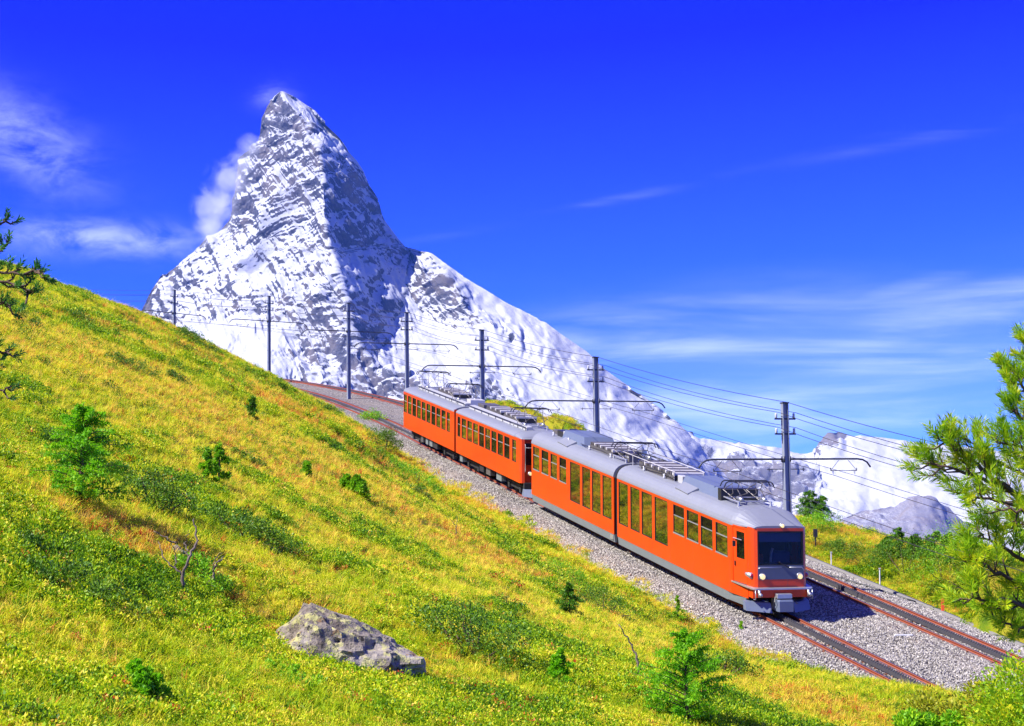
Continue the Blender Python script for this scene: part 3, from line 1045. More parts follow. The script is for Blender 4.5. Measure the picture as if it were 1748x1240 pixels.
TOPR = [(1330, 960), (1425, 892), (1470, 873), (1500, 868), (1532, 862), (1560, 853), (1583, 847), (1598, 856), (1625, 880), (1642, 892), (1668, 897), (1700, 885), (1760, 872), (1860, 868), (1960, 880)]
uu = np.linspace(1330, 1960, 260)
vT = np.interp(uu, [q[0] for q in TOPR], [q[1] for q in TOPR])
RU = np.repeat(uu[:, None], 90, 1)
RV = vT[:, None] * (1 - np.linspace(0, 1, 90)) + 1030 * np.linspace(0, 1, 90)
rock_pts = [(u, v, 6900, s) for (u, v), s in zip(TOPR, [-.5, -.4, -.35, -.3, -.4, -.5, -.6, -.6, -.5, -.4, -.2, -.1, .0, .0, .0])] + [
    (1583, 880, 6650, -.6), (1560, 905, 6350, -.6), (1620, 905, 6600, -.6), (1480, 905, 6450, -.45), (1530, 890, 6600, -.4), (1680, 930, 6450, -.1), (1750, 910, 6600, 0), (1850, 920, 6500, 0),
    (1350, 1030, 5400, -.3), (1550, 1030, 5300, -.3), (1750, 1030, 5400, -.3), (1950, 1030, 5500, -.3)]
rk = massif('rock_mountain', RU, RV, rock_pts, M['cone'], 46.0, 260.0, 23, 2500.0, 1)
tag(rk, 'dark bare rock summit below the white snow dome', 'mountain', kind='structure')


# ---- the air: one even box of thin haze round everything
def haze_box(dens, colour):
    t = NT('clear_mountain_air')
    v = t.n('ShaderNodeVolumePrincipled', {'Color': (*colour, 1), 'Density': dens, 'Anisotropy': 0.0})
    t.t.links.new(v.outputs[0], t.out.inputs['Volume'])
    b = MB()
    b.box((-14800, -14700, -960), (14800, 14900, 2300))
    o = b.build('haze', t.m)
    o['kind'] = 'stuff'
    return o


haze_box(1.6e-5, (0.10, 0.30, 1.0))


def cloud_puff(balls, dens, label):
    t = NT('cloud_vapour')
    c = t.coords('Object')
    n = t.noise(c, 0.0085, 7, 0.66, 0.8)
    g = t.n('ShaderNodeAttribute', attribute_name='x', attribute_type='GEOMETRY')
    d = None
    c0 = unp(*balls[0][:3])
    for (u, v, Z, ru, rv) in balls:                       # soft lumps, each fading to its rim
        p = unp(u, v, Z) - c0
        mp = t.n('ShaderNodeVectorMath', {0: c, 1: tuple(p)}, operation='SUBTRACT').outputs[0]
        mp = t.n('ShaderNodeVectorMath', {0: mp, 1: (F / Z / ru, F / Z / ru, F / Z / rv)}, operation='MULTIPLY').outputs[0]
        ln = t.n('ShaderNodeVectorMath', {0: mp}, operation='LENGTH').outputs['Value']
        q = t.math('SUBTRACT', 1.0, ln, clamp=True)
        d = q if d is None else t.math('MAXIMUM', d, q)
    f = t.smooth(t.math('ADD', t.math('MULTIPLY', d, 0.9), t.math('MULTIPLY', t.math('SUBTRACT', n, 0.5), 2.0)), 0.20, 0.95)
    f = t.math('MULTIPLY', f, t.smooth(d, 0.0, 0.2))
    vol = t.n('ShaderNodeVolumePrincipled', {'Color': (0.96, 0.97, 1.0, 1), 'Density': t.math('MULTIPLY', f, dens), 'Anisotropy': 0.2})
    t.t.nodes.remove(g)
    t.t.links.new(vol.outputs[0], t.out.inputs['Volume'])
    lo = np.min([unp(u, v, Z) - np.array([ru, ru, rv]) * Z / F for u, v, Z, ru, rv in balls], axis=0) - c0
    hi = np.max([unp(u, v, Z) + np.array([ru, ru, rv]) * Z / F for u, v, Z, ru, rv in balls], axis=0) - c0
    bm = bmesh.new()
    bmesh.ops.create_icosphere(bm, subdivisions=3, radius=1.0)
    m_, h_ = (lo + hi) / 2, (hi - lo) / 2 * 1.32
    for q in bm.verts:
        q.co = tuple(m_ + np.array(q.co[:]) * h_)
    me = bpy.data.meshes.new('cloud')
    bm.to_mesh(me)
    bm.free()
    me.materials.append(t.m)
    o = link('cloud', me)
    o.location = c0
    o['kind'] = 'stuff'
    o['label'] = label
    return o


cloud_puff([(372, 350, 7250, 60, 66), (392, 305, 7250, 56, 52), (415, 280, 7250, 46, 40), (362, 388, 7250, 46, 40), (430, 252, 7250, 36, 32)], 0.0085, 'white cloud clinging to the left edge of the peak')


# ================================================================== BALLAST AND TRACKS
def sweep(ss, prof, name, mat, parent=None, kind=None, jit=0.0, seed=0):
    """a strip along the line: prof = [(offset from the middle of the line, height over the rails)]"""
    rows = []
    for k, (o, dz) in enumerate(prof):
        P = path(ss, o, dz)
        if jit and k not in (0, len(prof) - 1):
            P[:, 2] += jit * fbm(xyz(P[:, 0] * .8, P[:, 1] * .8), 3, seed)
        rows.append(P)
    A = np.stack(rows, 1)
    me = mesh_data(name, A.reshape(-1, 3), grid_faces(len(ss), len(prof)), mat, True)
    o = link(name, me, parent)
    if kind:
        o['kind'] = kind
    return o


sb = np.arange(-30, 118, 0.5)
sweep(sb, [(-HALF - 3.3, -0.95), (-HALF - 2.9, -0.48), (-HALF - 2.2, -0.20), (-HALF - 1.0, -0.125), (-HALF, -0.12), (-HALF + 1, -0.125), (-0.8, -0.19), (0.0, -0.24), (0.8, -0.19), (HALF - 1, -0.125), (HALF, -0.12), (HALF + 1, -0.125), (HALF + 1.6, -0.20), (HALF + 2.2, -0.33), (HALF + 2.34, -0.36), (HALF + 2.5, -0.8)],
      'ballast_bed', M['ballast'], None, 'structure', 0.05, 41)
sk = np.arange(-24, 60, 0.5)
ke = sweep(sk, [(HALF + 2.335, -0.75), (HALF + 2.335, -0.27), (HALF + 2.50, -0.265), (HALF + 2.50, -0.75)], 'ballast_kerb', M['concrete'])
tag(ke, kind='structure')


def rail_prof(off):
    h, b = 0.036, 0.062
    return [(off - b, -0.14), (off - b, -0.122), (off - 0.012, -0.10), (off - 0.012, -0.042), (off - h, -0.034), (off - h, -0.003), (off - h + .008, 0.0), (off + h - .008, 0.0), (off + h, -0.003), (off + h, -0.034), (off + 0.012, -0.042), (off + 0.012, -0.10), (off + b, -0.122), (off + b, -0.14)]


def make_track(side, label):
    o0 = side * HALF
    base = path(0.0, o0)
    root = empty('railway_track', base)
    tag(root, label, 'railway track', 'rack railway tracks side by side')
    inv = lambda P: P - base
    ss = np.r_[np.arange(-26, 24, 1.0), np.arange(24, 116, 0.7)]

    def strip(name, prof, mat):
        A = np.stack([inv(path(ss, o0 + o, dz)) for o, dz in prof], 1)
        n = len(prof)
        me = mesh_data(name, A.reshape(-1, 3), grid_faces(len(ss), n), mat, False)
        bm = bmesh.new()
        bm.from_mesh(me)
        bmesh.ops.recalc_face_normals(bm, faces=bm.faces)
        c = [f for f in bm.faces if f.normal.z > .9]
        bm.to_mesh(me)
        bm.free()
        return link(name, me, root)
    for s in (-1, 1):
        pr = rail_prof(s * 0.53)
        strip('rail', pr, M['rail'])
    # the rack between the rails: two toothed blades on a chair bar
    rk = MB()
    A = [(-0.055, -0.10), (-0.055, 0.015), (-0.028, 0.015), (-0.028, -0.03), (0.028, -0.03), (0.028, 0.015), (0.055, 0.015), (0.055, -0.10)]
    G = np.stack([inv(path(ss, o0 + o, dz)) for o, dz in A], 1)
    rk.add(G.reshape(-1, 3), [tuple(q) for q in grid_faces(len(ss), len(A))])
    tb = MB()
    for k, s in enumerate(np.arange(-20, 26, 0.115)):
        c, r, t = inv(path(s, o0)), path_dir(s), np.array([SH[0], SH[1], GR])
        for sgn, ph in ((-1, 0), (1, .5)):
            cc = c + r * sgn * 0.042 + t * ph * 0.115
            hw, hl = 0.013, 0.030
            p = [cc - r * hw - t * hl + [0, 0, .016], cc + r * hw - t * hl + [0, 0, .016], cc + r * hw + t * hl + [0, 0, .016], cc - r * hw + t * hl + [0, 0, .016],
                 cc - r * hw - t * hl * .5 + [0, 0, .065], cc + r * hw - t * hl * .5 + [0, 0, .065], cc + r * hw + t * hl * .5 + [0, 0, .065], cc - r * hw + t * hl * .5 + [0, 0, .065]]
            tb.hexa(p)
    ro = rk.build('rack_rail', M['rack'], root)
    to = tb.build('rack_tooth', M['rack'], ro)
    to['kind'] = 'stuff'
    # steel sleepers, singly where they can be picked out
    sm_ = MB()
    c = [(-0.88, -.13, -.24), (0.88, -.13, -.24), (0.88, .13, -.24), (-0.88, .13, -.24)]
    t_ = [(-0.82, -.075, -.128), (0.82, -.075, -.128), (0.82, .075, -.128), (-0.82, .075, -.128)]
    sm_.hexa(c + t_)
    for q in (-.53, .53):
        sm_.box((q - .11, -.05, -.128), (q - .07, .05, -.085))
        sm_.box((q + .07, -.05, -.128), (q + .11, .05, -.085))
    proto = sm_.build('sleeper', M['sleeper'], root)
    sme = proto.data
    ang = math.atan2(RT[1], RT[0])
    first = True
    for s in np.arange(-19.5, 18, 0.62):
        o = proto if first else link('sleeper', sme, root)
        first = False
        o.location = inv(path(s, o0))
        o.rotation_euler = (math.atan(GR), 0, ang)
    far = MB()
    for s in np.arange(18.1, 112, 0.62):
        P, r = inv(path(s, o0)), path_dir(s)
        t = np.array([-r[1], r[0], GR])
        q = [P + r * x + t * y + np.array([0, 0, z]) for x, y, z in ((-.88, -.13, -.24), (.88, -.13, -.24), (.88, .13, -.24), (-.88, .13, -.24), (-.82, -.08, -.125), (.82, -.08, -.125), (.82, .08, -.125), (-.82, .08, -.125))]
        far.hexa(q)
    fo = far.build('sleeper', M['sleeper'], root)
    fo['kind'] = 'stuff'
    return root


make_track(-1, 'rack railway track that the orange train runs on, nearer the grassy slope')
make_track(1, 'empty rack railway track beyond the orange train')


# ================================================================== MASTS AND WIRES
def make_mast():
    root = empty('catenary_mast', (0, 0, 0))
    b = MB()
    for x in (-0.10, 0.10):                      # flanges of an H-section pole, then its web
        b.loft([[(x - .016, -w, z), (x + .016, -w, z), (x + .016, w, z), (x - .016, w, z)] for z, w in ((-0.5, .115), (6.65, .085))])
    b.loft([[(-.084, -.012, z), (.084, -.012, z), (.084, .012, z), (-.084, .012, z)] for z in (-0.5, 6.645)])
    b.build('pole', M['galv'], root)
    MB().box((-.13, -.11, 6.652), (.13, .11, 6.70)).build('cap', M['arm'], root)
    for s in (-1, 1):
        a = MB()
        pts = [(s * .12, 0, 4.66), (s * 1.5, 0, 4.66), (s * 2.95, 0, 4.66), (s * 3.18, 0, 4.63), (s * 3.36, 0, 4.54), (s * 3.50, 0, 4.36)]
        a.tube(pts, 0.034, 8)
        a.box((s * .12 - .03, -.10, 4.56), (s * .12 + .03, .10, 4.76))
        arm = a.build('cross_arm', M['arm'], root, True)
        h = MB()
        for y in (-0.0,):
            h.tube([(s * (HALF - .55), y, 4.34), (s * (HALF - .55), y, 4.24), (s * (HALF + .55), y, 4.24), (s * (HALF + .55), y, 4.34)], 0.020, 6)
            h.tube([(s * (HALF - .55), y, 4.24), (s * (HALF - .2), y, 4.61)], 0.010, 5)
            h.tube([(s * (HALF + .55), y, 4.24), (s * (HALF + .2), y, 4.61)], 0.010, 5)
        h.build('wire_hanger', M['arm'], arm)
        for x in (HALF - .45, HALF + .45):
            MB().tube([(s * x, 0, 4.215), (s * x, 0, 4.10)], [.03, .018], 6).build('insulator', M['insul'], arm)
        st = MB()
        st.tube([(s * .12, 0, 4.30), (s * .78, 0, 4.30)], 0.016, 6)
        st.tube([(s * .70, 0, 4.22), (s * .70, 0, 4.36)], 0.014, 6)
        st.build('stay_bar', M['arm'], root)
    for z in (6.10, 5.56):
        k = MB()
        k.box((-.42, -.035, z - .03), (.42, -.115 + .14, z + .03))
        kb = k.build('bracket', M['arm'], root)
        for x in (-.36, .36):
            i = MB()
            i.loft([[(x + r * math.cos(t), r * math.sin(t), zz) for t in (j * math.pi / 4 for j in range(8))] for zz, r in ((z + .031, .02), (z + .05, .055), (z + .08, .035), (z + .10, .06), (z + .14, .035), (z + .17, .055), (z + .21, .022))])
            i.build('insulator', M['insul'], kb, True)
    return root


def copy_tree(o, parent=None):
    kids = list(o.children)
    c = o.copy()
    COL.objects.link(c)
    if parent is not None:
        c.parent = parent
    for ch in kids:
        copy_tree(ch, c)
    return c


mast_s = [5.0, 22.1, 38.1, 52.7] + [float(path_off([m[0]], [m[1]])[0][0]) for m in (M5, M6, M7)]
mast_label = ['tall grey catenary mast closest to the camera, right behind the train cab', 'grey catenary mast behind the front railcar roof, second nearest', 'grey catenary mast behind the rear railcar roof, middle of its coach',
              'grey catenary mast rising behind the tail end of the train', 'grey catenary mast with its foot showing in the gravel between the tracks', 'grey catenary mast half hidden by the grassy crest, against the snowy face', 'farthest small catenary mast poking over the grassy hilltop at the left']
proto = make_mast()
masts = []
for i, s in enumerate(mast_s):
    o = proto if i == 0 else copy_tree(proto)
    P, r = path(s), path_dir(s)
    o.location = P
    o.rotation_euler = (0, rad(-0.9), math.atan2(r[1], r[0]))
    tag(o, mast_label[i], 'mast', 'catenary masts between the tracks')
    masts.append((P, r))
_sx = [-27.0, -10.6]
masts_w = [(path(s), path_dir(s)) for s in _sx] + masts + [(path(s), path_dir(s)) for s in (112.0,)]


def run_wire(x, z, sag, label, r=0.011, group='overhead wires strung between the masts'):
    b = MB()
    pts = []
    for i in range(len(masts_w) - 1):
        (P, r0), (Q, r1) = masts_w[i], masts_w[i + 1]
        a = P + r0 * x + np.array([0, 0, z])
        c = Q + r1 * x + np.array([0, 0, z])
        n = 9
        for k in range(n if i < len(masts_w) - 2 else n + 1):
            t = k / n
            q = a * (1 - t) + c * t
            q[2] -= sag * 4 * t * (1 - t)
            pts.append(q)
    base = pts[0]
    b.tube([q - base for q in pts], r, 5)
    o = b.build('overhead_wire', M['wire'])
    o.location = base
    tag(o, label, 'wire', group)
    return o


run_wire(0.0, 6.70, .16, 'topmost wire, running from mast head to mast head', .012)
run_wire(-0.36, 6.33, .20, 'upper feeder wire on the left bracket ends of the masts')
run_wire(0.36, 6.33, .20, 'upper feeder wire on the right bracket ends of the masts')
run_wire(-0.36, 5.79, .22, 'lower feeder wire on the left bracket ends of the masts')
run_wire(0.36, 5.79, .22, 'lower feeder wire on the right bracket ends of the masts')
run_wire(-HALF - .45, 4.09, .05, 'outer contact wire above the train, on its hillside edge', .010)
run_wire(-HALF + .45, 4.09, .05, 'inner contact wire above the train, on its mast side', .010)
run_wire(HALF - .45, 4.09, .05, 'inner contact wire over the empty track, on its mast side', .010)
run_wire(HALF + .45, 4.09, .05, 'outer contact wire over the empty track, on its valley side', .010)


# ================================================================== THE TRAIN
CG = 1.0
ANG = math.atan2(RT[1], RT[0])


class Car:
    """a railcar frame: s metres uphill along the line (horizontal), r metres to the right, w metres over the rails; uprights stay plumb"""

    def __init__(self, name, s_ref, label):
        self.s0 = s_ref
        loc = ORG + SH * s_ref + np.array([0, 0, GR * s_ref])
        self.root = empty(name, loc, ANG)
        tag(self.root, label, 'railcar', 'orange railcars coupled as one train')

    def xf(self, s, r, w):
        return (r, s - self.s0, w + GR * (s - self.s0))

    def mb(self):
        return MB(self.xf)


CGS = math.sqrt(1 / (1 + GR * GR))          # along-slope metres to horizontal metres
H_ = lambda s: s * CGS
WALL, TOPW = 1.25, 2.80


def side_wall(car, s0, s1, w0, w1, wins, sgn, name='side_wall', mat='orange'):
    """the side of a coach between s0 and s1 with real window openings [(sa, sb, wa, wb)]"""
    b = car.mb()
    ro, ri = sgn * WALL, sgn * (WALL - .05)
    wins = sorted(wins)

    def slab(a, c, lo, hi):
        if c - a > 1e-4 and hi - lo > 1e-4:
            b.hexa([(a, ro, lo), (c, ro, lo), (c, ri, lo), (a, ri, lo), (a, ro, hi), (c, ro, hi), (c, ri, hi), (a, ri, hi)])
    p = s0
    for sa, sb_, wa, wb in wins:
        slab(p, sa, w0, w1)
        slab(sa, sb_, w0, wa)
        slab(sa, sb_, wb, w1)
        p = sb_
    slab(p, s1, w0, w1)
    return b.build(name, M[mat], car.root)


def window(car, sa, sb_, wa, wb, sgn, split=False, glass='glass', sill=True):
    ro, ri = sgn * (WALL - .004), sgn * (WALL - .045)
    f = car.mb()
    e = 0.028
    for a, c, lo, hi in ((sa, sb_, wa, wa + e), (sa, sb_, wb - e, wb), (sa, sa + e, wa + e, wb - e), (sb_ - e, sb_, wa + e, wb - e)):
        f.hexa([(a, ro, lo), (c, ro, lo), (c, ri, lo), (a, ri, lo), (a, ro, hi), (c, ro, hi), (c, ri, hi), (a, ri, hi)])
    fr = f.build('window', M['rubber'], car.root)
    rg_, rh = sgn * (WALL - .022), sgn * (WALL - .034)

    def pane(lo, hi, m, d=0.0):
        g = car.mb()
        a, c = sa + e, sb_ - e
        g.hexa([(a, rg_ - sgn * d, lo), (c, rg_ - sgn * d, lo), (c, rh - sgn * d, lo), (a, rh - sgn * d, lo), (a, rg_ - sgn * d, hi), (c, rg_ - sgn * d, hi), (c, rh - sgn * d, hi), (a, rh - sgn * d, hi)])
        return g.build('pane', M[m], fr)
    if split:
        mid = wa + (wb - wa) * .62
        pane(wa + e, mid - .015, glass)
        pane(mid + .015, wb - e, 'glass_dark' if split == 2 else glass, .012)
        t = car.mb()
        a, c = sa + e, sb_ - e
        t.hexa([(a, sgn * (WALL - .008), mid - .015), (c, sgn * (WALL - .008), mid - .015), (c, ri, mid - .015), (a, ri, mid - .015), (a, sgn * (WALL - .008), mid + .015), (c, sgn * (WALL - .008), mid + .015), (c, ri, mid + .015), (a, ri, mid + .015)])
        t.build('transom', M['steel'], fr)
    else:
        pane(wa + e, wb - e, glass)
    if sill:
        s = car.mb()
        s.hexa([(sa, sgn * (WALL + .016), wa - .03), (sb_, sgn * (WALL + .016), wa - .03), (sb_, sgn * (WALL - .002), wa - .03), (sa, sgn * (WALL - .002), wa - .03), (sa, sgn * (WALL + .012), wa + .012), (sb_, sgn * (WALL + .012), wa + .012), (sb_, sgn * (WALL - .002), wa + .012), (sa, sgn * (WALL - .002), wa + .012)])
        s.build('sill', M['steel'], fr)
    return fr


ROOF_A = [(-1.262, 2.80), (-1.255, 2.87), (-1.22, 2.98), (-1.15, 3.10), (-1.04, 3.20), (-.90, 3.27), (-.70, 3.315), (-.35, 3.335)]
ROOF_A = ROOF_A + [(-r, w) for r, w in ROOF_A[::-1]]
ROOF_B = [(-1.262, 2.78), (-1.255, 2.83), (-1.20, 2.90), (-1.08, 2.965), (-.90, 3.015), (-.65, 3.05), (-.30, 3.07)]
ROOF_B = ROOF_B + [(-r, w) for r, w in ROOF_B[::-1]]


def roof(car, s0, s1, prof, name='roof', low=2.77):
    b = car.mb()
    rings = []
    for s in (s0, (s0 + s1) / 2, s1):
        rings.append([(s, r, w) for r, w in prof] + [(s, 1.20, low), (s, -1.20, low)])
    b.loft(rings)
    return b.build(name, M['roof'], car.root, False)


def box_part(car, name, s0, s1, r0, r1, w0, w1, mat, ch=.012, parent=None):
    b = car.mb()
    v0 = [(s0, r0), (s1, r0), (s1, r1), (s0, r1)]
    c = ch
    def ring(w, e):
        return [(s0 + e, r0 + c + e, w), (s0 + c + e, r0 + e, w), (s1 - c - e, r0 + e, w), (s1 - e, r0 + c + e, w), (s1 - e, r1 - c - e, w), (s1 - c - e, r1 - e, w), (s0 + c + e, r1 - e, w), (s0 + e, r1 - c - e, w)]
    b.loft([ring(w0, 0), ring(w1 - c, 0), ring(w1, c * .7)])
    return b.build(name, M[mat], parent if parent is not None else car.root)


def pantograph(car, s, wtop, wroof, half=0.93, k=1):
    b = car.mb()
    for r in (-.62, .62):
        b.tube([(s - .55, r, wroof + .12), (s + .75, r, wroof + .12)], .030, 6)
        for q in (s - .5, s + .7):
            b.tube([(q, r, wroof), (q, r, wroof + .12)], [.05, .035], 6)
    for q in (s - .35, s + .45):
        b.tube([(q, -.62, wroof + .12), (q, .62, wroof + .12)], .025, 6)
    root = b.build('pantograph', M['steel'], car.root)
    arms = car.mb()
    mid = (wroof + wtop) / 2 + .02
    for r0 in (-.45, .45):
        for dr in (-.14, .14):
            arms.tube([(s - .25, r0 + dr, wroof + .15), (s + .40, r0 + dr * 2.0, mid)], .017, 5)
            arms.tube([(s + .40, r0 + dr * 2.0, mid), (s - .02, r0 + dr * .9, wtop - .07)], .013, 5)
            arms.tube([(s + .30, r0 + dr, wroof + .15), (s - .32, r0 + dr * 2.0, mid)], .013, 5)
            arms.tube([(s - .32, r0 + dr * 2.0, mid), (s + .06, r0 + dr * .9, wtop - .07)], .011, 5)
        arms.tube([(s + .40, r0 - .3, mid), (s + .40, r0 + .3, mid)], .013, 5)
    arms.build('arm_linkage', M['grid'], root)
    bow = car.mb()
    for ds in (-.14, .14):
        bow.tube([(s + ds, -half - .05, wtop - .20), (s + ds, -half + .03, wtop - .05), (s + ds, -half + .12, wtop), (s + ds, half - .12, wtop), (s + ds, half - .03, wtop - .05), (s + ds, half + .05, wtop - .20)], .022, 6)
    for r in (-.45, .45):
        bow.box((s - .14, r - .02, wtop - .10), (s + .14, r + .02, wtop - .06)) if False else bow.tube([(s - .16, r, wtop - .05), (s + .16, r, wtop - .05)], .018, 5)
    bow.build('collector_bow', M['black'], root)
    spr = car.mb()
    for r in (-.45, .45):
        spr.tube([(s - .45, r, wroof + .2), (s - .1, r, wroof + .2)], .06, 8)
    spr.build('spring_drum', M['steel'], root, True)
    return root


def resistor_bank(car, s0, s1, r0, r1, w0, w1, n):
    root = box_part(car, 'resistor_bank', s0, s1, r0 + .06, r1 - .06, w0, w1 - .10, 'dark')
    for i in range(n):
        a = s0 + (s1 - s0) * (i + .08) / n
        c = a + (s1 - s0) / n * .55
        b = car.mb()
        b.hexa([(a, r0, w1 - .11), (c, r0, w1 - .09), (c, r1, w1 - .09), (a, r1, w1 - .11), (a, r0, w1 - .02), (c, r0, w1), (c, r1, w1), (a, r1, w1 - .02)])
        b.build('slat', M['grid'] if i % 3 else M['cream'], root)
    for r in (r0 + .03, r1 - .03):
        b = car.mb()
        b.hexa([(s0, r - .025, w0), (s1, r - .025, w0), (s1, r + .025, w0), (s0, r + .025, w0), (s0, r - .025, w1 - .12), (s1, r - .025, w1 - .12), (s1, r + .025, w1 - .12), (s0, r + .025, w1 - .12)])
        b.build('side_frame', M['grid'], root)
    return root


def wheelset(car, s, parent):
    for r in (-.53, .53):
        b = car.mb()
        n = 18
        rad_ = .34
        rings = []
        for rr, q in ((r - .055, rad_ - .02), (r - .05, rad_), (r + .05, rad_), (r + .055, rad_ - .02)):
            rings.append([(s + q * math.cos(2 * math.pi * j / n) * .985, rr, rad_ + .002 + q * math.sin(2 * math.pi * j / n) - GR * q * math.cos(2 * math.pi * j / n) * 0.0) for j in range(n)])
        b.loft(rings)
        b.build('wheel', M['dark'], parent, True)


def bogie(car, s):
    b = car.mb()
    for r in (-.82, .82):
        b.loft([[(s + x, r - .06, w), (s + x, r + .06, w), (s + x, r + .06, w + h), (s + x, r - .06, w + h)] for x, w, h in ((-1.15, .38, .14), (-.55, .30, .24), (.55, .30, .24), (1.15, .38, .14))])
    for x in (-.75, .75):
        b.box((s + x - .10, -.95, .22), (s + x + .10, -.80, .46)) if False else b.hexa([(s + x - .11, -.96, .22), (s + x + .11, -.96, .22), (s + x + .11, .96, .22), (s + x - .11, .96, .22), (s + x - .11, -.96, .44), (s + x + .11, -.96, .44), (s + x + .11, .96, .44), (s + x - .11, .96, .44)])
    root = b.build('bogie', M['dark'], car.root)
    for x in (-.75, .75):
        wheelset(car, s + x, root)
    return root


# ---------------------------------------------------------------- front railcar
fc = Car('railcar', 11.0, 'newer orange railcar at the head of the train, with grey skirt and big front windscreen')
small_a = [(7.06, 6.17), (5.96, 5.05), (4.87, 3.98), (3.75, 2.88)]
tall_a = [(11.94, 11.05), (10.82, 9.97), (9.79, 8.87), (8.64, 7.53)]
tall_b = [(16.97, 15.88), (15.64, 14.79), (14.61, 13.72), (13.53, 12.62)]
small_b = [(21.36, 20.57), (20.30, 19.47), (19.22, 18.46), (18.18, 17.40)]
SW, TW, WT = 1.70, 1.08, 2.70
NOSE = H_(2.62)
J0, J1 = H_(12.08), H_(12.42)
END = H_(21.55)
for sgn in (-1, 1):
    wa = [(H_(b), H_(a), SW, WT) for a, b in small_a] + [(H_(b), H_(a), TW, WT) for a, b in tall_a]
    wb = [(H_(b), H_(a), TW, WT) for a, b in tall_b] + [(H_(b), H_(a), SW, WT) for a, b in small_b]
    side_wall(fc, NOSE, J0, .55, TOPW, wa, sgn)
    side_wall(fc, J1, END, .55, TOPW, wb, sgn)
    for i, (sa, sb_, wl, wh) in enumerate(wa + wb):
        is_small = abs(wl - SW) < .01
        window(fc, sa, sb_, wl, wh, sgn, (2 if i in (0, 2, 9, 11, 13, 15) else 1) if is_small else False, 'glass', is_small)
    for a, c in ((H_(3.0), J0), (J1, END)):
        b = fc.mb()
        rr = sgn * 1.235
        for lo, hi in ((.24, .548),):
            b.hexa([(a, sgn * 1.19, lo), (c, sgn * 1.19, lo), (c, sgn * 1.10, lo), (a, sgn * 1.10, lo), (a, rr, hi), (c, rr, hi), (c, sgn * 1.10, hi), (a, sgn * 1.10, hi)])
        b.build('skirt', M['skirt'], fc.root)
    b = fc.mb()
    b.hexa([(J1 + .10, sgn * 1.246, .33), (J1 + .38, sgn * 1.246, .33), (J1 + .38, sgn * 1.15, .33), (J1 + .10, sgn * 1.15, .33), (J1 + .10, sgn * 1.246, .50), (J1 + .38, sgn * 1.246, .50), (J1 + .38, sgn * 1.15, .50), (J1 + .10, sgn * 1.15, .50)])
    b.build('skirt_hatch', M['steel'], fc.root)
roof(fc, H_(2.65), J0, ROOF_A)
roof(fc, J1, END, ROOF_A)
# inside walls, floor and the folding gangway
box_part(fc, 'floor', NOSE, J0 - .01, -1.18, 1.18, .50, .62, 'dark')
box_part(fc, 'floor', J1 + .01, END, -1.18, 1.18, .50, .62, 'dark')
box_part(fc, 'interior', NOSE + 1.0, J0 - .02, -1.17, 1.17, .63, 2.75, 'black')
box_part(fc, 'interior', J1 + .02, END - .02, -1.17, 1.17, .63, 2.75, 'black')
for i in range(4):
    a = J0 + (J1 - J0) * (i + .1) / 4
    c = a + (J1 - J0) / 4 * .8
    b = fc.mb()
    b.loft([[(q, r * (1 - .03 * (i % 2)), w) for r, w in [(-1.17, .40)] + [(rr * .955, ww - .03) for rr, ww in ROOF_A] + [(1.17, .40)]] for q in (a, c)])
    b.build('bellows', M['rubber'], fc.root)
# tail end wall of this railcar
b = fc.mb()
b.hexa([(END, -1.248, .55), (END + .04, -1.21, .55), (END + .04, 1.21, .55), (END, 1.248, .55), (END, -1.248, 2.8), (END + .04, -1.21, 2.8), (END + .04, 1.21, 2.8), (END, 1.248, 2.8)])
b.build('end_wall', M['orange'], fc.root)
box_part(fc, 'coupler', END + .05, END + .55, -.25, .25, .42, .72, 'steel')
box_part(fc, 'snow_plough', END + .02, END + .25, -1.1, 1.1, .18, .52, 'dark')

# nose: tapering cab with doors, corner posts, front panel
S_W, R_W = H_(1.52), 0.86                     # plane and half width of the windscreen
S_C, R_C = H_(1.80), 1.075                    # outer corner of the nose
NB = NOSE


def nose_quad(name, pts_lo, pts_hi, mat, th=.04, parent=None):
    """a plate whose outer face runs from pts_lo[0] to pts_lo[1] (s, r) between the two heights"""
    b = fc.mb()
    (a, ra), (c, rc) = pts_lo[0], pts_lo[1]
    (a2, ra2), (c2, rc2) = pts_hi[0], pts_hi[1]
    w0, w1 = pts_lo[2], pts_hi[2]
    d = np.array([c - a, rc - ra])
    n = np.array([d[1], -d[0]]) / (np.linalg.norm(d) + 1e-9)
    if n @ np.array([H_(4) - a, -ra]) < 0:
        n = -n
    n = n * th
    b.hexa([(a, ra, w0), (c, rc, w0), (c + n[0], rc + n[1], w0), (a + n[0], ra + n[1], w0), (a2, ra2, w1), (c2, rc2, w1), (c2 + n[0], rc2 + n[1], w1), (a2 + n[0], ra2 + n[1], w1)])
    return b.build(name, M[mat], parent if parent is not None else fc.root)


def lerp2(p, q, t):
    return (p[0] + (q[0] - p[0]) * t, p[1] + (q[1] - p[1]) * t)


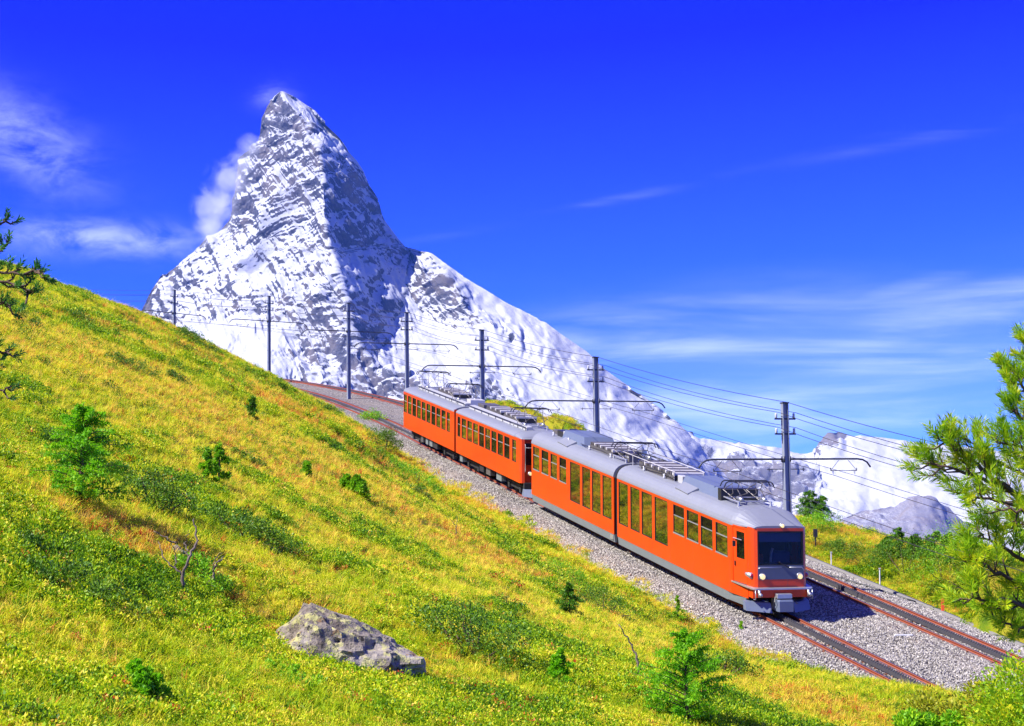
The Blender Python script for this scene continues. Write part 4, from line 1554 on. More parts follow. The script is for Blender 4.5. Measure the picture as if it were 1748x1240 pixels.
for sgn in (-1, 1):
    A, Bc, Wp = (NB, sgn * 1.249), (S_C, sgn * R_C), (S_W, sgn * R_W)
    d0, d1 = lerp2(A, Bc, .10), lerp2(A, Bc, .96)
    g0, g1 = lerp2(A, Bc, .32), lerp2(A, Bc, .80)
    nose_quad('nose_side', [A, d0, .55], [A, d0, 2.80], 'orange')
    nose_quad('nose_side', [d1, Bc, .97], [d1, Bc, 2.86], 'orange')
    nose_quad('nose_side', [d0, d1, 2.775], [d0, d1, 2.84], 'orange')
    nose_quad('nose_side', [d0, Bc, .55], [d0, Bc, .955], 'orange')
    inn = lambda p: (p[0] + .012, p[1] - sgn * .012)
    e0, e1 = lerp2(d0, d1, .02), lerp2(d0, d1, .98)
    dr = nose_quad('cab_door', [inn(e0), inn(g0), .99], [inn(e0), inn(g0), 2.76], 'orange_dark')
    nose_quad('door_stile', [inn(g1), inn(e1), .99], [inn(g1), inn(e1), 2.76], 'orange_dark', .04, dr)
    nose_quad('door_panel', [inn(g0), inn(g1), .99], [inn(g0), inn(g1), 1.78], 'orange_dark', .04, dr)
    nose_quad('door_panel', [inn(g0), inn(g1), 2.66], [inn(g0), inn(g1), 2.76], 'orange_dark', .04, dr)
    i2 = lambda p: (p[0] + .026, p[1] - sgn * .026)
    nose_quad('pane', [i2(g0), i2(g1), 1.78], [i2(g0), i2(g1), 2.66], 'glass_dark', .012, dr)
    out_ = lambda p, q: (p[0] - .004, p[1] + sgn * q)
    h0, h1 = lerp2(A, Bc, .22), lerp2(A, Bc, .26)
    nose_quad('handle', [out_(h0, .03), out_(h1, .03), 1.50], [out_(h0, .03), out_(h1, .03), 1.66], 'black', .03, dr)
    # corner post, rounded in three facets
    prev = Bc
    for t, bulge in ((.33, .035), (.66, .035), (1.0, 0)):
        q = lerp2(Bc, Wp, t)
        q = (q[0] - bulge, q[1] + sgn * bulge * .6)
        nose_quad('corner_post', [prev, q, .97], [prev, q, 2.90], 'orange')
        prev = q
    hr = fc.mb()
    hr.tube([(S_C + .20, sgn * (R_C + .115), 2.42), (S_C + .62, sgn * (R_C + .20), 2.42)], .012, 5)
    hr.build('grab_rail', M['steel'], fc.root)
    mr = fc.mb()
    mr.tube([(S_C + .55, sgn * (R_C + .09), 2.36), (S_C + .50, sgn * (R_C + .24), 2.40), (S_C + .50, sgn * (R_C + .24), 2.30)], .012, 5)
    mm = mr.build('mirror_arm', M['black'], fc.root)
    k = fc.mb()
    k.hexa([(S_C + .47, sgn * (R_C + .19), 2.16), (S_C + .51, sgn * (R_C + .19), 2.16), (S_C + .51, sgn * (R_C + .29), 2.16), (S_C + .47, sgn * (R_C + .29), 2.16), (S_C + .47, sgn * (R_C + .19), 2.34), (S_C + .51, sgn * (R_C + .19), 2.34), (S_C + .51, sgn * (R_C + .29), 2.34), (S_C + .47, sgn * (R_C + .29), 2.34)])
    k.build('mirror', M['black'], mm)
    # skirt below the nose
    nose_quad('skirt', [(H_(3.0), sgn * 1.20), (S_C + .25, sgn * 1.06), .26], [(H_(3.0), sgn * 1.235), (S_C + .10, sgn * 1.09), .548], 'skirt', .05)

# front face: header, windscreen, slate panel, orange band, bumper
fq = lambda name, r0, r1, w0, w1, mat, ds=0.0, th=.04, parent=None, lean=0.0: (lambda b: b.build(name, M[mat], parent if parent is not None else fc.root))(
    fc.mb().hexa([(S_W + ds, r0, w0), (S_W + ds, r1, w0), (S_W + ds + th, r1, w0), (S_W + ds + th, r0, w0), (S_W + ds + lean, r0, w1), (S_W + ds + lean, r1, w1), (S_W + ds + lean + th, r1, w1), (S_W + ds + lean + th, r0, w1)]))
fq('front_header', -R_W, R_W, 2.80, 2.90, 'orange')
fq('front_panel', -R_W, R_W, 1.225, 1.68, 'panel_blue', -.006)
fq('front_band', -R_W, R_W, .97, 1.222, 'orange', .0)
ws = fq('windscreen', -R_W, -R_W + .05, 1.68, 2.80, 'rubber', -.004)
fq('screen_frame', R_W - .05, R_W, 1.68, 2.80, 'rubber', -.004, .04, ws)
fq('screen_frame', -R_W + .05, R_W - .05, 2.75, 2.80, 'rubber', -.004, .04, ws)
fq('screen_frame', -R_W + .05, R_W - .05, 1.68, 1.71, 'rubber', -.004, .04, ws)
fq('pane', -R_W + .05, R_W - .05, 1.71, 2.75, 'screen', .012, .012, ws)
b = fc.mb()
b.tube([(S_W - .07, -R_W - .02, 1.60), (S_W - .08, -R_W + .06, 1.63), (S_W - .08, -.02, 1.63)], .016, 6)
b.tube([(S_W - .08, .28, 1.63), (S_W - .08, R_W - .12, 1.63), (S_W - .07, R_W - .02, 1.52)], .016, 6)
b.build('hand_rail', M['steel'], fc.root, True)
b = fc.mb()
b.tube([(S_W - .05, .33, 1.60), (S_W - .045, .02, 1.74)], .018, 5)
b.tube([(S_W - .04, .02, 1.72), (S_W - .04, -.08, 1.80)], .03, 5)
b.build('wiper', M['black'], fc.root)


def disc(car, name, s, r, w, R0, mat, depth=.05, parent=None):
    b = car.mb()
    n = 20
    rings = [[(s - q, r + k * math.cos(2 * math.pi * j / n), w + k * math.sin(2 * math.pi * j / n)) for j in range(n)] for q, k in ((0, R0), (depth * .7, R0), (depth, R0 * .8), (depth * 1.12, R0 * .3))]
    b.loft(rings)
    return b.build(name, M[mat], parent if parent is not None else car.root, True)


for sgn in (-1, 1):
    hl = disc(fc, 'headlight', S_W - .008, sgn * .70, 1.325, .115, 'steel', .035)
    disc(fc, 'lens', S_W - .045, sgn * .70, 1.325, .088, 'lamp', .02, hl)
    b = fc.mb()
    n = 12
    b.loft([[(S_C - .02 + q, sgn * (R_C - .08 + x) , 1.325 + k * math.sin(2 * math.pi * j / n)) if False else (S_C - .16 + q, sgn * (R_C - .06) + k * math.cos(2 * math.pi * j / n), 1.325 + k * math.sin(2 * math.pi * j / n)) for j in range(n)] for q, k, x in ((.62, .03, 0), (.30, .09, 0), (0, .10, 0))])
    tl = b.build('tail_light', M['steel'], fc.root, True)
    disc(fc, 'lens', S_C - .16, sgn * (R_C - .06), 1.325, .068, 'lamp_red', .025, tl)
# bumper with its steps, valance, coupler, plough
b = fc.mb()
SB = S_W - .17
pl = [(H_(2.62), -1.275), (S_C + .05, -1.20), (SB + .10, -1.14), (SB, -1.02), (SB, 1.02), (SB + .10, 1.14), (S_C + .05, 1.20), (H_(2.62), 1.275)]
pi_ = [(H_(2.62), -1.20), (S_C + .12, -1.04), (S_W + .05, -1.0), (S_W + .03, -.9), (S_W + .03, .9), (S_W + .05, 1.0), (S_C + .12, 1.04), (H_(2.62), 1.20)]
for i in range(7):
    b.hexa([(*pl[i], .925), (*pl[i + 1], .925), (*pi_[i + 1], .925), (*pi_[i], .925), (*pl[i], .968), (*pl[i + 1], .968), (*pi_[i + 1], .968), (*pi_[i], .968)])
b.build('bumper', M['steel'], fc.root)
fq('valance', -.98, .98, .66, .92, 'orange_dark', -.10, .12)
fq('valance_end', -1.06, -.985, .62, .92, 'orange_dark', -.02, .3)
fq('valance_end', .985, 1.06, .62, .92, 'orange_dark', -.02, .3)
for sgn in (-1, 1):
    b = fc.mb()
    b.tube([(SB - .02, sgn * .92, .92), (SB - .03, sgn * .92, .70)], .05, 8)
    b.tube([(SB - .05, sgn * .92, .80), (SB - .16, sgn * .92, .78)], .055, 8)
    b.tube([(SB - .02, sgn * 1.06, .92), (SB - .02, sgn * 1.06, .62), (SB + .1, sgn * 1.06, .60)], .018, 5)
    b.build('step_bracket', M['steel'], fc.root, True)
box_part(fc, 'coupler', SB - .10, SB + .5, -.30, .26, .66, .80, 'steel')
cb = box_part(fc, 'coupling_box', SB - .16, SB + .35, -.30, .30, .24, .62, 'hood', .05)
b = fc.mb()
b.tube([(SB - .02, -.33, .70), (SB - .10, -.40, .55), (SB - .05, -.36, .42)], .02, 5)
b.tube([(SB - .02, .33, .62), (SB - .10, .42, .50), (SB + .05, .55, .46)], .02, 5)
b.build('brake_hose', M['black'], fc.root)
for sgn in (-1, 1):
    b = fc.mb()
    x0, x1 = sgn * .42, sgn * 1.20
    b.hexa([(SB + .02, x0, .16), (SB + .34, x1, .18), (SB + .55, x1, .18), (SB + .25, x0, .16), (SB + .14, x0, .46), (SB + .46, x1, .46), (SB + .60, x1, .48), (SB + .30, x0, .48)])
    b.build('snow_plough', M['hood'], fc.root)
# domed roof end over the cab
b = fc.mb()
rings = []
sA = H_(2.648)
for k, t in enumerate((0, .16, .58, 1.0)):
    s = sA + (S_W + .005 - sA) * t
    ring = []
    for r, w in ROOF_A:
        narrow = 1.0 - t * (1 - (R_W + .10) / 1.262) if t > 0 else 1
        drop = (w - 2.80) * (1 - min(1.0, max(0.0, (t - .16) / .84)) * .86)
        ring.append((s, r * narrow, 2.80 + .10 * t + drop))
    ring += [(s, 1.20 * narrow, 2.77 + .11 * t), (s, -1.20 * narrow, 2.77 + .11 * t)]
    rings.append(ring)
b.loft(rings)
b.build('cab_roof', M['roof'], fc.root, False)
tl = disc(fc, 'top_light', S_W + .02, 0.06, 2.985, .085, 'steel', .06)
disc(fc, 'lens', S_W - .045, 0.06, 2.985, .062, 'lamp', .03, tl)
# what shows through the windscreen
box_part(fc, 'cab_bulkhead', H_(3.25), H_(3.3), -1.15, 1.15, .63, 2.75, 'black')
box_part(fc, 'dashboard', S_W + .06, S_W + .55, -R_W, R_W, 1.22, 1.66, 'black', .04)
box_part(fc, 'driver_seat', S_W + .55, S_W + .75, .02, .70, 1.10, 2.02, 'seat', .06)
box_part(fc, 'red_bag', S_W + .58, S_W + .72, -.62, -.30, 1.5, 1.93, 'redbag', .09)  # reddish shape in the cab, taken for a bag
b = fc.mb()
b.tube([(S_W + .62, -.04, 1.5), (S_W + .60, -.02, 1.95), (S_W + .60, .05, 2.12)], [.05, .04, .05], 6)
b.build('microphone_arm', M['cream'], fc.root)
box_part(fc, 'sun_blind', S_W + .05, S_W + .07, -R_W + .06, R_W - .06, 2.44, 2.74, 'blind', .004)  # bluish strip behind the glass, painted to stand for the sky's reflection
# underneath
box_part(fc, 'underframe', H_(3.0), END - .1, -1.0, 1.0, .32, .54, 'dark')
for s in (3.8, 9.9, 14.3, 19.6):
    bogie(fc, H_(s))
# roof gear
RW = 3.325


def hood(car, s0, s1, r0, r1, w0, w1, name='roof_hood', slope=.35):
    b = car.mb()
    b.hexa([(s0, r0, w0), (s1, r0, w0), (s1, r1, w0), (s0, r1, w0), (s0 + slope, r0 + .14, w1), (s1 - slope * .3, r0 + .14, w1), (s1 - slope * .3, r1 - .14, w1), (s0 + slope, r1 - .14, w1)])
    return b.build(name, M['hood'], car.root)


def flap(car, s0, s1, w0):
    b = car.mb()
    b.hexa([(s0, -1.03, w0 - .10), (s1, -1.03, w0 - .10), (s1, -.66, w0 + .05), (s0, -.66, w0 + .05), (s0, -1.10, w0 + .02), (s1, -1.05, w0 + .07), (s1, -.66, w0 + .27), (s0, -.66, w0 + .22)])
    return b.build('roof_vent', M['roof'], car.root)


pantograph(fc, H_(3.75), 4.08, RW)
hood(fc, H_(4.55), H_(7.6), -.66, .82, RW - .02, RW + .34)
box_part(fc, 'roof_box', H_(4.3), H_(4.54), -.74, .72, RW - .02, RW + .40, 'black')
flap(fc, H_(6.2), H_(7.3), 3.20)
box_part(fc, 'roof_box', H_(7.7), H_(8.1), -.55, -.30, RW - .02, RW + .26, 'fair')
resistor_bank(fc, H_(8.3), H_(11.2), -.62, .70, RW - .02, RW + .30, 14)
box_part(fc, 'roof_box', H_(11.3), H_(11.75), -.45, .6, RW - .02, RW + .25, 'grid')
pantograph(fc, H_(13.1), 4.05, RW)
resistor_bank(fc, H_(14.2), H_(16.6), -.50, .72, RW - .02, RW + .28, 12)
hood(fc, H_(16.8), H_(19.4), -.66, .90, RW - .02, RW + .38)
flap(fc, H_(17.7), H_(18.9), 3.20)
box_part(fc, 'roof_box', H_(19.6), H_(20.3), -.5, .5, RW - .02, RW + .26, 'black')
box_part(fc, 'roof_box', H_(20.4), H_(21.1), -.4, .3, RW - .02, RW + .18, 'grid')
b = fc.mb()
for r in (-.60, .62):
    b.tube([(H_(8.2), r, RW + .34), (H_(13.0), r, RW + .40)], .016, 5)
    for s in (8.3, 9.6, 10.9, 12.0):
        b.tube([(H_(s), r, RW - .02), (H_(s), r, RW + .36)], .014, 5)
b.build('roof_conduit', M['cream'], fc.root)

for k, s in enumerate((8.0, 8.9, 9.8, 10.7, 11.5, 13.9, 15.0, 16.1, 17.0, 18.4, 19.4, 20.2)):
    b = fc.mb()
    r = -.72 if k % 2 else .76
    b.tube([(H_(s), r, RW - .03), (H_(s), r, RW + .05), (H_(s), r, RW + .10), (H_(s), r, RW + .16)], [.03, .055, .03, .05], 7)
    b.build('insulator', M['insul'], fc.root, True)
for r, w, sa, sb_ in ((-.74, .17, 8.0, 11.6), (.78, .17, 8.0, 20.3), (-.70, .10, 13.9, 17.1), (-.2, .30, 11.2, 14.2), (.2, .33, 11.2, 14.2), (.45, .28, 11.4, 14.0)):
    b = fc.mb()
    b.tube([(H_(sa), r, RW + w), (H_((sa * 2 + sb_) / 3), r + .03, RW + w + .03), (H_((sa + sb_ * 2) / 3), r - .02, RW + w + .01), (H_(sb_), r, RW + w)], .018, 5)
    b.build('roof_cable', M['black'], fc.root, True)
for s0_, s1_, r0_, r1_, h_, m_ in ((11.25, 11.7, .62, .85, .22, 'hood'), (12.6, 12.95, -.5, -.1, .34, 'grid'), (13.6, 14.1, -.3, .5, .24, 'black'), (13.7, 14.0, .55, .8, .35, 'steel'), (19.45, 19.6, -.5, .5, .3, 'fair'), (20.5, 21.0, .35, .7, .22, 'black')):
    box_part(fc, 'roof_box', H_(s0_), H_(s1_), r0_, r1_, RW - .02, RW + h_, m_)
for s in (2.76, 5.5, 7.3, 8.76 + .1, 12.0, 14.7, 17.2, 20.4):
    for sgn in (-1, 1):
        b = fc.mb()
        hi = 1.02 if 7.4 < s < 17.1 else 1.60
        b.hexa([(H_(s) - .004, sgn * 1.2515, .58), (H_(s) + .004, sgn * 1.2515, .58), (H_(s) + .004, sgn * 1.248, .58), (H_(s) - .004, sgn * 1.248, .58), (H_(s) - .004, sgn * 1.2515, hi), (H_(s) + .004, sgn * 1.2515, hi), (H_(s) + .004, sgn * 1.248, hi), (H_(s) - .004, sgn * 1.248, hi)])
        b.build('panel_seam', M['sleeper'], fc.root)

# ---------------------------------------------------------------- rear railcar
rc = Car('railcar', 33.0, 'older orange railcar at the back of the train, with many narrow windows and open underframe')
R0, RJ0, RJ1, R1 = H_(22.95), H_(32.46), H_(32.82), H_(42.15)
w2 = [(32.23, 31.78)] + [(31.56 - .913 * k, 31.56 - .913 * k - .73) for k in range(8)] + [(24.08, 23.55)]
w1_ = [(42.10, 41.50)] + [(41.27 - .90 * k, 41.27 - .90 * k - .70) for k in range(8)] + [(34.02, 33.52)]
for sgn in (-1, 1):
    a = [(H_(q), H_(p), 1.63, 2.63) for p, q in w2]
    c = [(H_(q), H_(p), 1.63, 2.63) for p, q in w1_]
    side_wall(rc, R0 + .12, RJ0, .76, 2.78, a, sgn)
    side_wall(rc, RJ1, R1, .76, 2.78, c, sgn)
    for i, (sa, sb_, wl, wh) in enumerate(a + c):
        window(rc, sa, sb_, wl, wh, sgn, 1, 'glass' if i % 4 else 'glass_dark', False)
    for sa, sb_ in ((R0 + .14, RJ0), (RJ1, R1)):
        b = rc.mb()
        b.hexa([(sa, sgn * 1.262, 2.70), (sb_, sgn * 1.262, 2.70), (sb_, sgn * 1.2505, 2.70), (sa, sgn * 1.2505, 2.70), (sa, sgn * 1.262, 2.76), (sb_, sgn * 1.262, 2.76), (sb_, sgn * 1.2505, 2.76), (sa, sgn * 1.2505, 2.76)])
        b.build('rain_gutter', M['orange_dark'], rc.root)
roof(rc, R0 + .85, RJ0, ROOF_B, low=2.76)
roof(rc, RJ1, R1, ROOF_B, low=2.76)
b = rc.mb()
rings = []
for t in np.linspace(0, 1, 6):
    s = R0 + .848 + (R0 + .02 - R0 - .848) * t
    rings.append([(s, r * (1 - .04 * t), 2.78 + (w - 2.78) * (1 - .8 * t**2)) for r, w in ROOF_B] + [(s, 1.18, 2.76), (s, -1.18, 2.76)])
b.loft(rings)
b.build('cab_roof', M['roof'], rc.root, True)
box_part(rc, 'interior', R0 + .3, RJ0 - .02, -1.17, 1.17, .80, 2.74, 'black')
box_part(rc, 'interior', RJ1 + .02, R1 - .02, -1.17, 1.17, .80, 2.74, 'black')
# its front end, turned to the railcar ahead: posts, dark window, orange apron
for sgn in (-1, 1):
    b = rc.mb()
    b.loft([[(R0 + .12, sgn * 1.249, w), (R0 + .03, sgn * 1.19, w), (R0, sgn * 1.05, w), (R0 + .06, sgn * 1.02, w), (R0 + .16, sgn * 1.19, w)] for w in (.78, 2.77)])
    b.build('corner_post', M['orange'], rc.root)
    b = rc.mb()
    b.hexa([(R0 + .01, sgn * .35, 1.60), (R0 + .01, sgn * 1.04, 1.60), (R0 + .04, sgn * 1.04, 1.60), (R0 + .04, sgn * .35, 1.60), (R0 + .01, sgn * .35, 2.58), (R0 + .01, sgn * 1.04, 2.58), (R0 + .04, sgn * 1.04, 2.58), (R0 + .04, sgn * .35, 2.58)])
    b.build('front_window', M['glass_dark'], rc.root)
    hl = disc(rc, 'headlight', R0 - .002, sgn * .80, 1.22, .10, 'steel', .06)
    disc(rc, 'lens', R0 - .066, sgn * .80, 1.22, .075, 'lamp', .02, hl)
b = rc.mb()
b.hexa([(R0 + .05, -1.10, .80), (R0 + .05, 1.10, .80), (R0 + .09, 1.10, .80), (R0 + .09, -1.10, .80), (R0 + .05, -1.10, 2.76), (R0 + .05, 1.10, 2.76), (R0 + .09, 1.10, 2.76), (R0 + .09, -1.10, 2.76)])
b.build('end_wall', M['orange_dark'], rc.root)
b = rc.mb()
b.tube([(R0 - .03, -1.04, 2.55), (R0 - .10, -1.06, 2.5), (R0 - .10, -1.06, 1.35), (R0 - .03, -1.04, 1.3)], .016, 5)
b.tube([(R0 - .03, -1.0, 2.40), (R0 - .10, -.9, 2.40), (R0 - .10, -.3, 2.40)], .014, 5)
b.build('grab_rail', M['cream'], rc.root)
b = rc.mb()
b.hexa([(R0 - .55, -.55, .17), (R0 - .15, -1.16, .20), (R0 + .1, -1.16, .22), (R0 + .1, -.55, .2), (R0 - .35, -.55, .52), (R0 - .05, -1.10, .52), (R0 + .1, -1.10, .52), (R0 + .1, -.55, .52)])
b.build('snow_plough', M['hood'], rc.root)
box_part(rc, 'buffer_beam', R0 - .05, R0 + .1, -1.1, 1.1, .56, .80, 'dark')
b = rc.mb()
b.hexa([(R1, -1.249, .76), (R1 + .05, -1.2, .76), (R1 + .05, 1.2, .76), (R1, 1.249, .76), (R1, -1.249, 2.78), (R1 + .05, -1.2, 2.78), (R1 + .05, 1.2, 2.78), (R1, 1.249, 2.78)])
b.build('end_wall', M['orange'], rc.root)
for i in range(3):
    a = RJ0 + (RJ1 - RJ0) * (i + .1) / 3
    c = a + (RJ1 - RJ0) / 3 * .8
    b = rc.mb()
    b.loft([[(q, r, w) for r, w in [(-1.15, .7)] + [(rr * .93, ww - .04) for rr, ww in ROOF_B] + [(1.15, .7)]] for q in (a, c)])
    b.build('bellows', M['rubber'], rc.root)
for sa, sb_ in ((RJ0, RJ0 + .03), (RJ1 - .03, RJ1)):
    for sgn in (-1, 1):
        b = rc.mb()
        b.hexa([(sa, sgn * 1.25, .76), (sb_, sgn * 1.25, .76), (sb_, sgn * 1.12, .76), (sa, sgn * 1.12, .76), (sa, sgn * 1.25, 2.9), (sb_, sgn * 1.25, 2.9), (sb_, sgn * 1.12, 2.9), (sa, sgn * 1.12, 2.9)])
        b.build('end_frame', M['orange'], rc.root)
# open underframe
box_part(rc, 'underframe', R0 + .1, R1 - .1, -.80, .80, .40, .75, 'dark')
for s0_, s1_, m in ((26.0, 26.7, 'skirt'), (27.6, 28.2, 'grid'), (28.6, 29.2, 'dark'), (31.9, 32.3, 'skirt'), (36.2, 36.9, 'dark'), (37.1, 37.6, 'skirt'), (37.9, 38.3, 'skirt'), (38.8, 39.2, 'grid')):
    box_part(rc, 'equipment_case', H_(s0_), H_(s1_), -1.10, -.84, .36, .70, m)
for s in (24.6, 30.6, 34.6, 40.4):
    bogie(rc, H_(s))
# roof gear
RB = 3.06
b = rc.mb()
for sa, sb_ in ((23.9, 32.3), (33.0, 41.3)):
    b.hexa([(H_(sa), -.62, RB - .02), (H_(sb_), -.62, RB - .02), (H_(sb_), -.28, RB - .02), (H_(sa), -.28, RB - .02), (H_(sa), -.58, RB + .14), (H_(sb_), -.58, RB + .14), (H_(sb_), -.30, RB + .16), (H_(sa), -.30, RB + .16)])
b.build('roof_fairing', M['fair'], rc.root)
b = rc.mb()
for sa, sb_ in ((23.9, 32.3), (33.0, 41.3)):
    b.tube([(H_(sa), -.66, RB + .14), (H_(sb_), -.66, RB + .14)], .022, 5)
    for s in np.arange(sa, sb_, 1.05):
        b.tube([(H_(s), -.66, RB - .03), (H_(s), -.66, RB + .14)], .016, 5)
b.build('roof_conduit', M['black'], rc.root)
pantograph(rc, H_(24.9), 3.98, RB)
pantograph(rc, H_(34.9), 4.02, RB)
pantograph(rc, H_(40.5), 4.10, RB)
resistor_bank(rc, H_(26.4), H_(28.2), -.2, .85, RB - .02, RB + .34, 8)
resistor_bank(rc, H_(28.6), H_(30.8), -.2, .85, RB - .02, RB + .34, 9)
resistor_bank(rc, H_(36.2), H_(39.0), -.2, .85, RB - .02, RB + .34, 11)
box_part(rc, 'roof_box', H_(31.2), H_(32.1), -.2, .7, RB - .02, RB + .3, 'grid')
box_part(rc, 'roof_box', H_(33.3), H_(33.9), -.2, .6, RB - .02, RB + .3, 'cream')


# ================================================================== PLANTS AND STONES
lib = bpy.data.collections.new('plant_library')           # never linked to the scene: only its meshes are placed


def lib_coll(name, meshes):
    c = bpy.data.collections.new(name)
    for i, m in enumerate(meshes):
        o = bpy.data.objects.new('%s_%02d' % (name, i), m)
        c.objects.link(o)
    return c


def scatter(name, P, rot, scale, idx, tint, coll):
    """one object of ground cover: instances of the library meshes on given points"""
    n = len(P)
    me = bpy.data.meshes.new(name)
    me.vertices.add(n)
    me.vertices.foreach_set('co', np.asarray(P, np.float32).ravel())
    for nm, ty, val in (('rot', 'FLOAT_VECTOR', rot), ('size', 'FLOAT', scale), ('pick', 'INT', idx), ('tint', 'FLOAT', tint)):
        a = me.attributes.new(nm, ty, 'POINT')
        a.data.foreach_set('vector' if ty == 'FLOAT_VECTOR' else 'value', np.asarray(val, np.int32 if ty == 'INT' else np.float32).ravel())
    o = link(name, me)
    g = bpy.data.node_groups.new(name, 'GeometryNodeTree')
    g.interface.new_socket('Geometry', in_out='INPUT', socket_type='NodeSocketGeometry')
    g.interface.new_socket('Geometry', in_out='OUTPUT', socket_type='NodeSocketGeometry')
    gi, go = g.nodes.new('NodeGroupInput'), g.nodes.new('NodeGroupOutput')
    ci = g.nodes.new('GeometryNodeCollectionInfo')
    ci.inputs['Collection'].default_value = coll
    ci.inputs['Separate Children'].default_value = True
    ci.inputs['Reset Children'].default_value = True
    ip = g.nodes.new('GeometryNodeInstanceOnPoints')
    ip.inputs['Pick Instance'].default_value = True

    def attr(nm, ty):
        a = g.nodes.new('GeometryNodeInputNamedAttribute')
        a.data_type = ty
        a.inputs['Name'].default_value = nm
        return [q for q in a.outputs if q.enabled and q.name == 'Attribute'][0]
    e2r = g.nodes.new('FunctionNodeEulerToRotation')
    g.links.new(attr('rot', 'FLOAT_VECTOR'), e2r.inputs[0])
    g.links.new(gi.outputs[0], ip.inputs['Points'])
    g.links.new(ci.outputs[0], ip.inputs['Instance'])
    g.links.new(e2r.outputs[0], ip.inputs['Rotation'])
    g.links.new(attr('size', 'FLOAT'), ip.inputs['Scale'])
    g.links.new(attr('pick', 'INT'), ip.inputs['Instance Index'])
    g.links.new(ip.outputs[0], go.inputs[0])
    o.modifiers.new('placing', 'NODES').node_group = g
    o['kind'] = 'stuff'
    return o


def blade_mesh(n, h, w, spread, lean, seed, mat):
    r = np.random.default_rng(seed)
    v, f = [], []
    for i in range(n):
        a, rr = r.uniform(0, 2 * math.pi), spread * math.sqrt(r.uniform())
        b = np.array([rr * math.cos(a), rr * math.sin(a), -0.02])
        t = a + r.normal(0, .8)
        d = np.array([math.cos(t), math.sin(t), 0])
        s = np.array([-math.sin(t + r.normal(0, .7)), math.cos(t), 0]) * w * r.uniform(.7, 1.2) / 2
        hh, ll = h * r.uniform(.55, 1.15), lean * r.uniform(.2, 1.2)
        m = b + np.array([0, 0, hh * .55]) + d * ll * .3 * hh
        e = b + np.array([0, 0, hh * .95]) + d * ll * hh
        k = len(v)
        v += [b - s, b + s, m + s * .7, m - s * .7, e]
        f += [(k, k + 1, k + 2, k + 3), (k + 3, k + 2, k + 4)]
    return mesh_data('grass_tuft', v, f, mat)


def leaf_quads(C, D, L, W, r):
    """diamond leaves: centres C, directions D, length L, width W -> vertices, faces"""
    n = len(C)
    D = D / (np.linalg.norm(D, axis=1)[:, None] + 1e-9)
    q = r.normal(size=(n, 3))
    S = np.cross(D, q)
    S /= np.linalg.norm(S, axis=1)[:, None] + 1e-9
    L = np.asarray(L).reshape(-1, 1) * np.ones((n, 1))
    W = np.asarray(W).reshape(-1, 1) * np.ones((n, 1))
    v = np.stack([C - D * L * .5, C + S * W * .5 - D * L * .02, C + D * L * .5, C - S * W * .5 - D * L * .02], 1).reshape(-1, 3)
    return v, np.arange(4 * n).reshape(n, 4)


def shrublet_mesh(n, R, hz, L, W, seed, mat):
    r = np.random.default_rng(seed)
    d = r.normal(size=(n, 3))
    d[:, 2] = np.abs(d[:, 2]) + .15
    d /= np.linalg.norm(d, axis=1)[:, None]
    C = d * np.array([R, R, hz]) * r.uniform(.45, 1.0, (n, 1))
    D = d + r.normal(0, .6, (n, 3)) + [0, 0, .35]
    v, f = leaf_quads(C, D, L * r.uniform(.7, 1.3, n), W * r.uniform(.7, 1.3, n), r)
    return mesh_data('dwarf_shrub', v, f, mat)


G_BLADES = lib_coll('tuft', [blade_mesh(26, .115, .012, .11, 1.2, i, M['grass']) for i in range(5)] + [blade_mesh(16, .19, .009, .07, .8, 10 + i, M['grass']) for i in range(2)])
G_SHRUB = lib_coll('shrublet', [shrublet_mesh(80, .14, .12, .034, .019, 30 + i, M['leaf']) for i in range(4)] + [shrublet_mesh(60, .11, .17, .026, .014, 40 + i, M['leaf']) for i in range(3)])


def land_points(n, pw, z0=4.5, z1=112.0):
    """points on the slope that the eye can reach, thinning out with distance"""
    q = rng.uniform(size=n)
    e = 2.0 - pw
    Z = (z0**e + q * (z1**e - z0**e))**(1 / e)
    u = rng.uniform(-900, 2300, n)
    x = (u - 874) / F * Z
    y = Z
    s, off, rz = path_off(x, y)
    r = off + HALF
    k = (r < -2.25 - .35 * vnoise(xyz(x * .8, y * .8), 15)) | (r > 7.0)
    x, y, r = x[k], y[k], r[k]
    k = (r < 20)
    x, y = x[k], y[k]
    z = height(x, y)
    s, off, rz = path_off(x, y)
    z = np.where((off + HALF > -3.4) & (off + HALF < 0), np.maximum(z, rz + np.interp(off, [-HALF - 3.3, -HALF - 2.9, -HALF - 2.2, -HALF - 1.0], [-.95, -.48, -.20, -.125])), z)
    P = np.stack([x, y, z], -1)
    uv = proj(P)
    k = (uv[:, 1] < 1400)
    return P[k]


def tilt_rot(n, amt):
    return np.stack([rng.normal(0, amt, n), rng.normal(0, amt, n), rng.uniform(0, 2 * math.pi, n)], -1)


P = land_points(212000, 1.25)
m = shrub_mask(P[:, 0], P[:, 1])
k = rng.uniform(size=len(P)) > sm(m, 0.02, 0.26) * .93
P = P[k]
n = len(P)
d = np.hypot(P[:, 0], P[:, 1])
tn = np.clip(turf_tint(P[:, 0], P[:, 1]) + rng.normal(0, .10, n), 0.08, .93)
red = rng.uniform(size=n) < 0.012
tn[red] = rng.uniform(.86, 1.0, red.sum())
scatter('grass', P, tilt_rot(n, .16), (0.62 + 0.85 * sm(d, 12, 70)) * rng.uniform(.6, 1.25, n), rng.integers(0, 7, n), tn, G_BLADES)

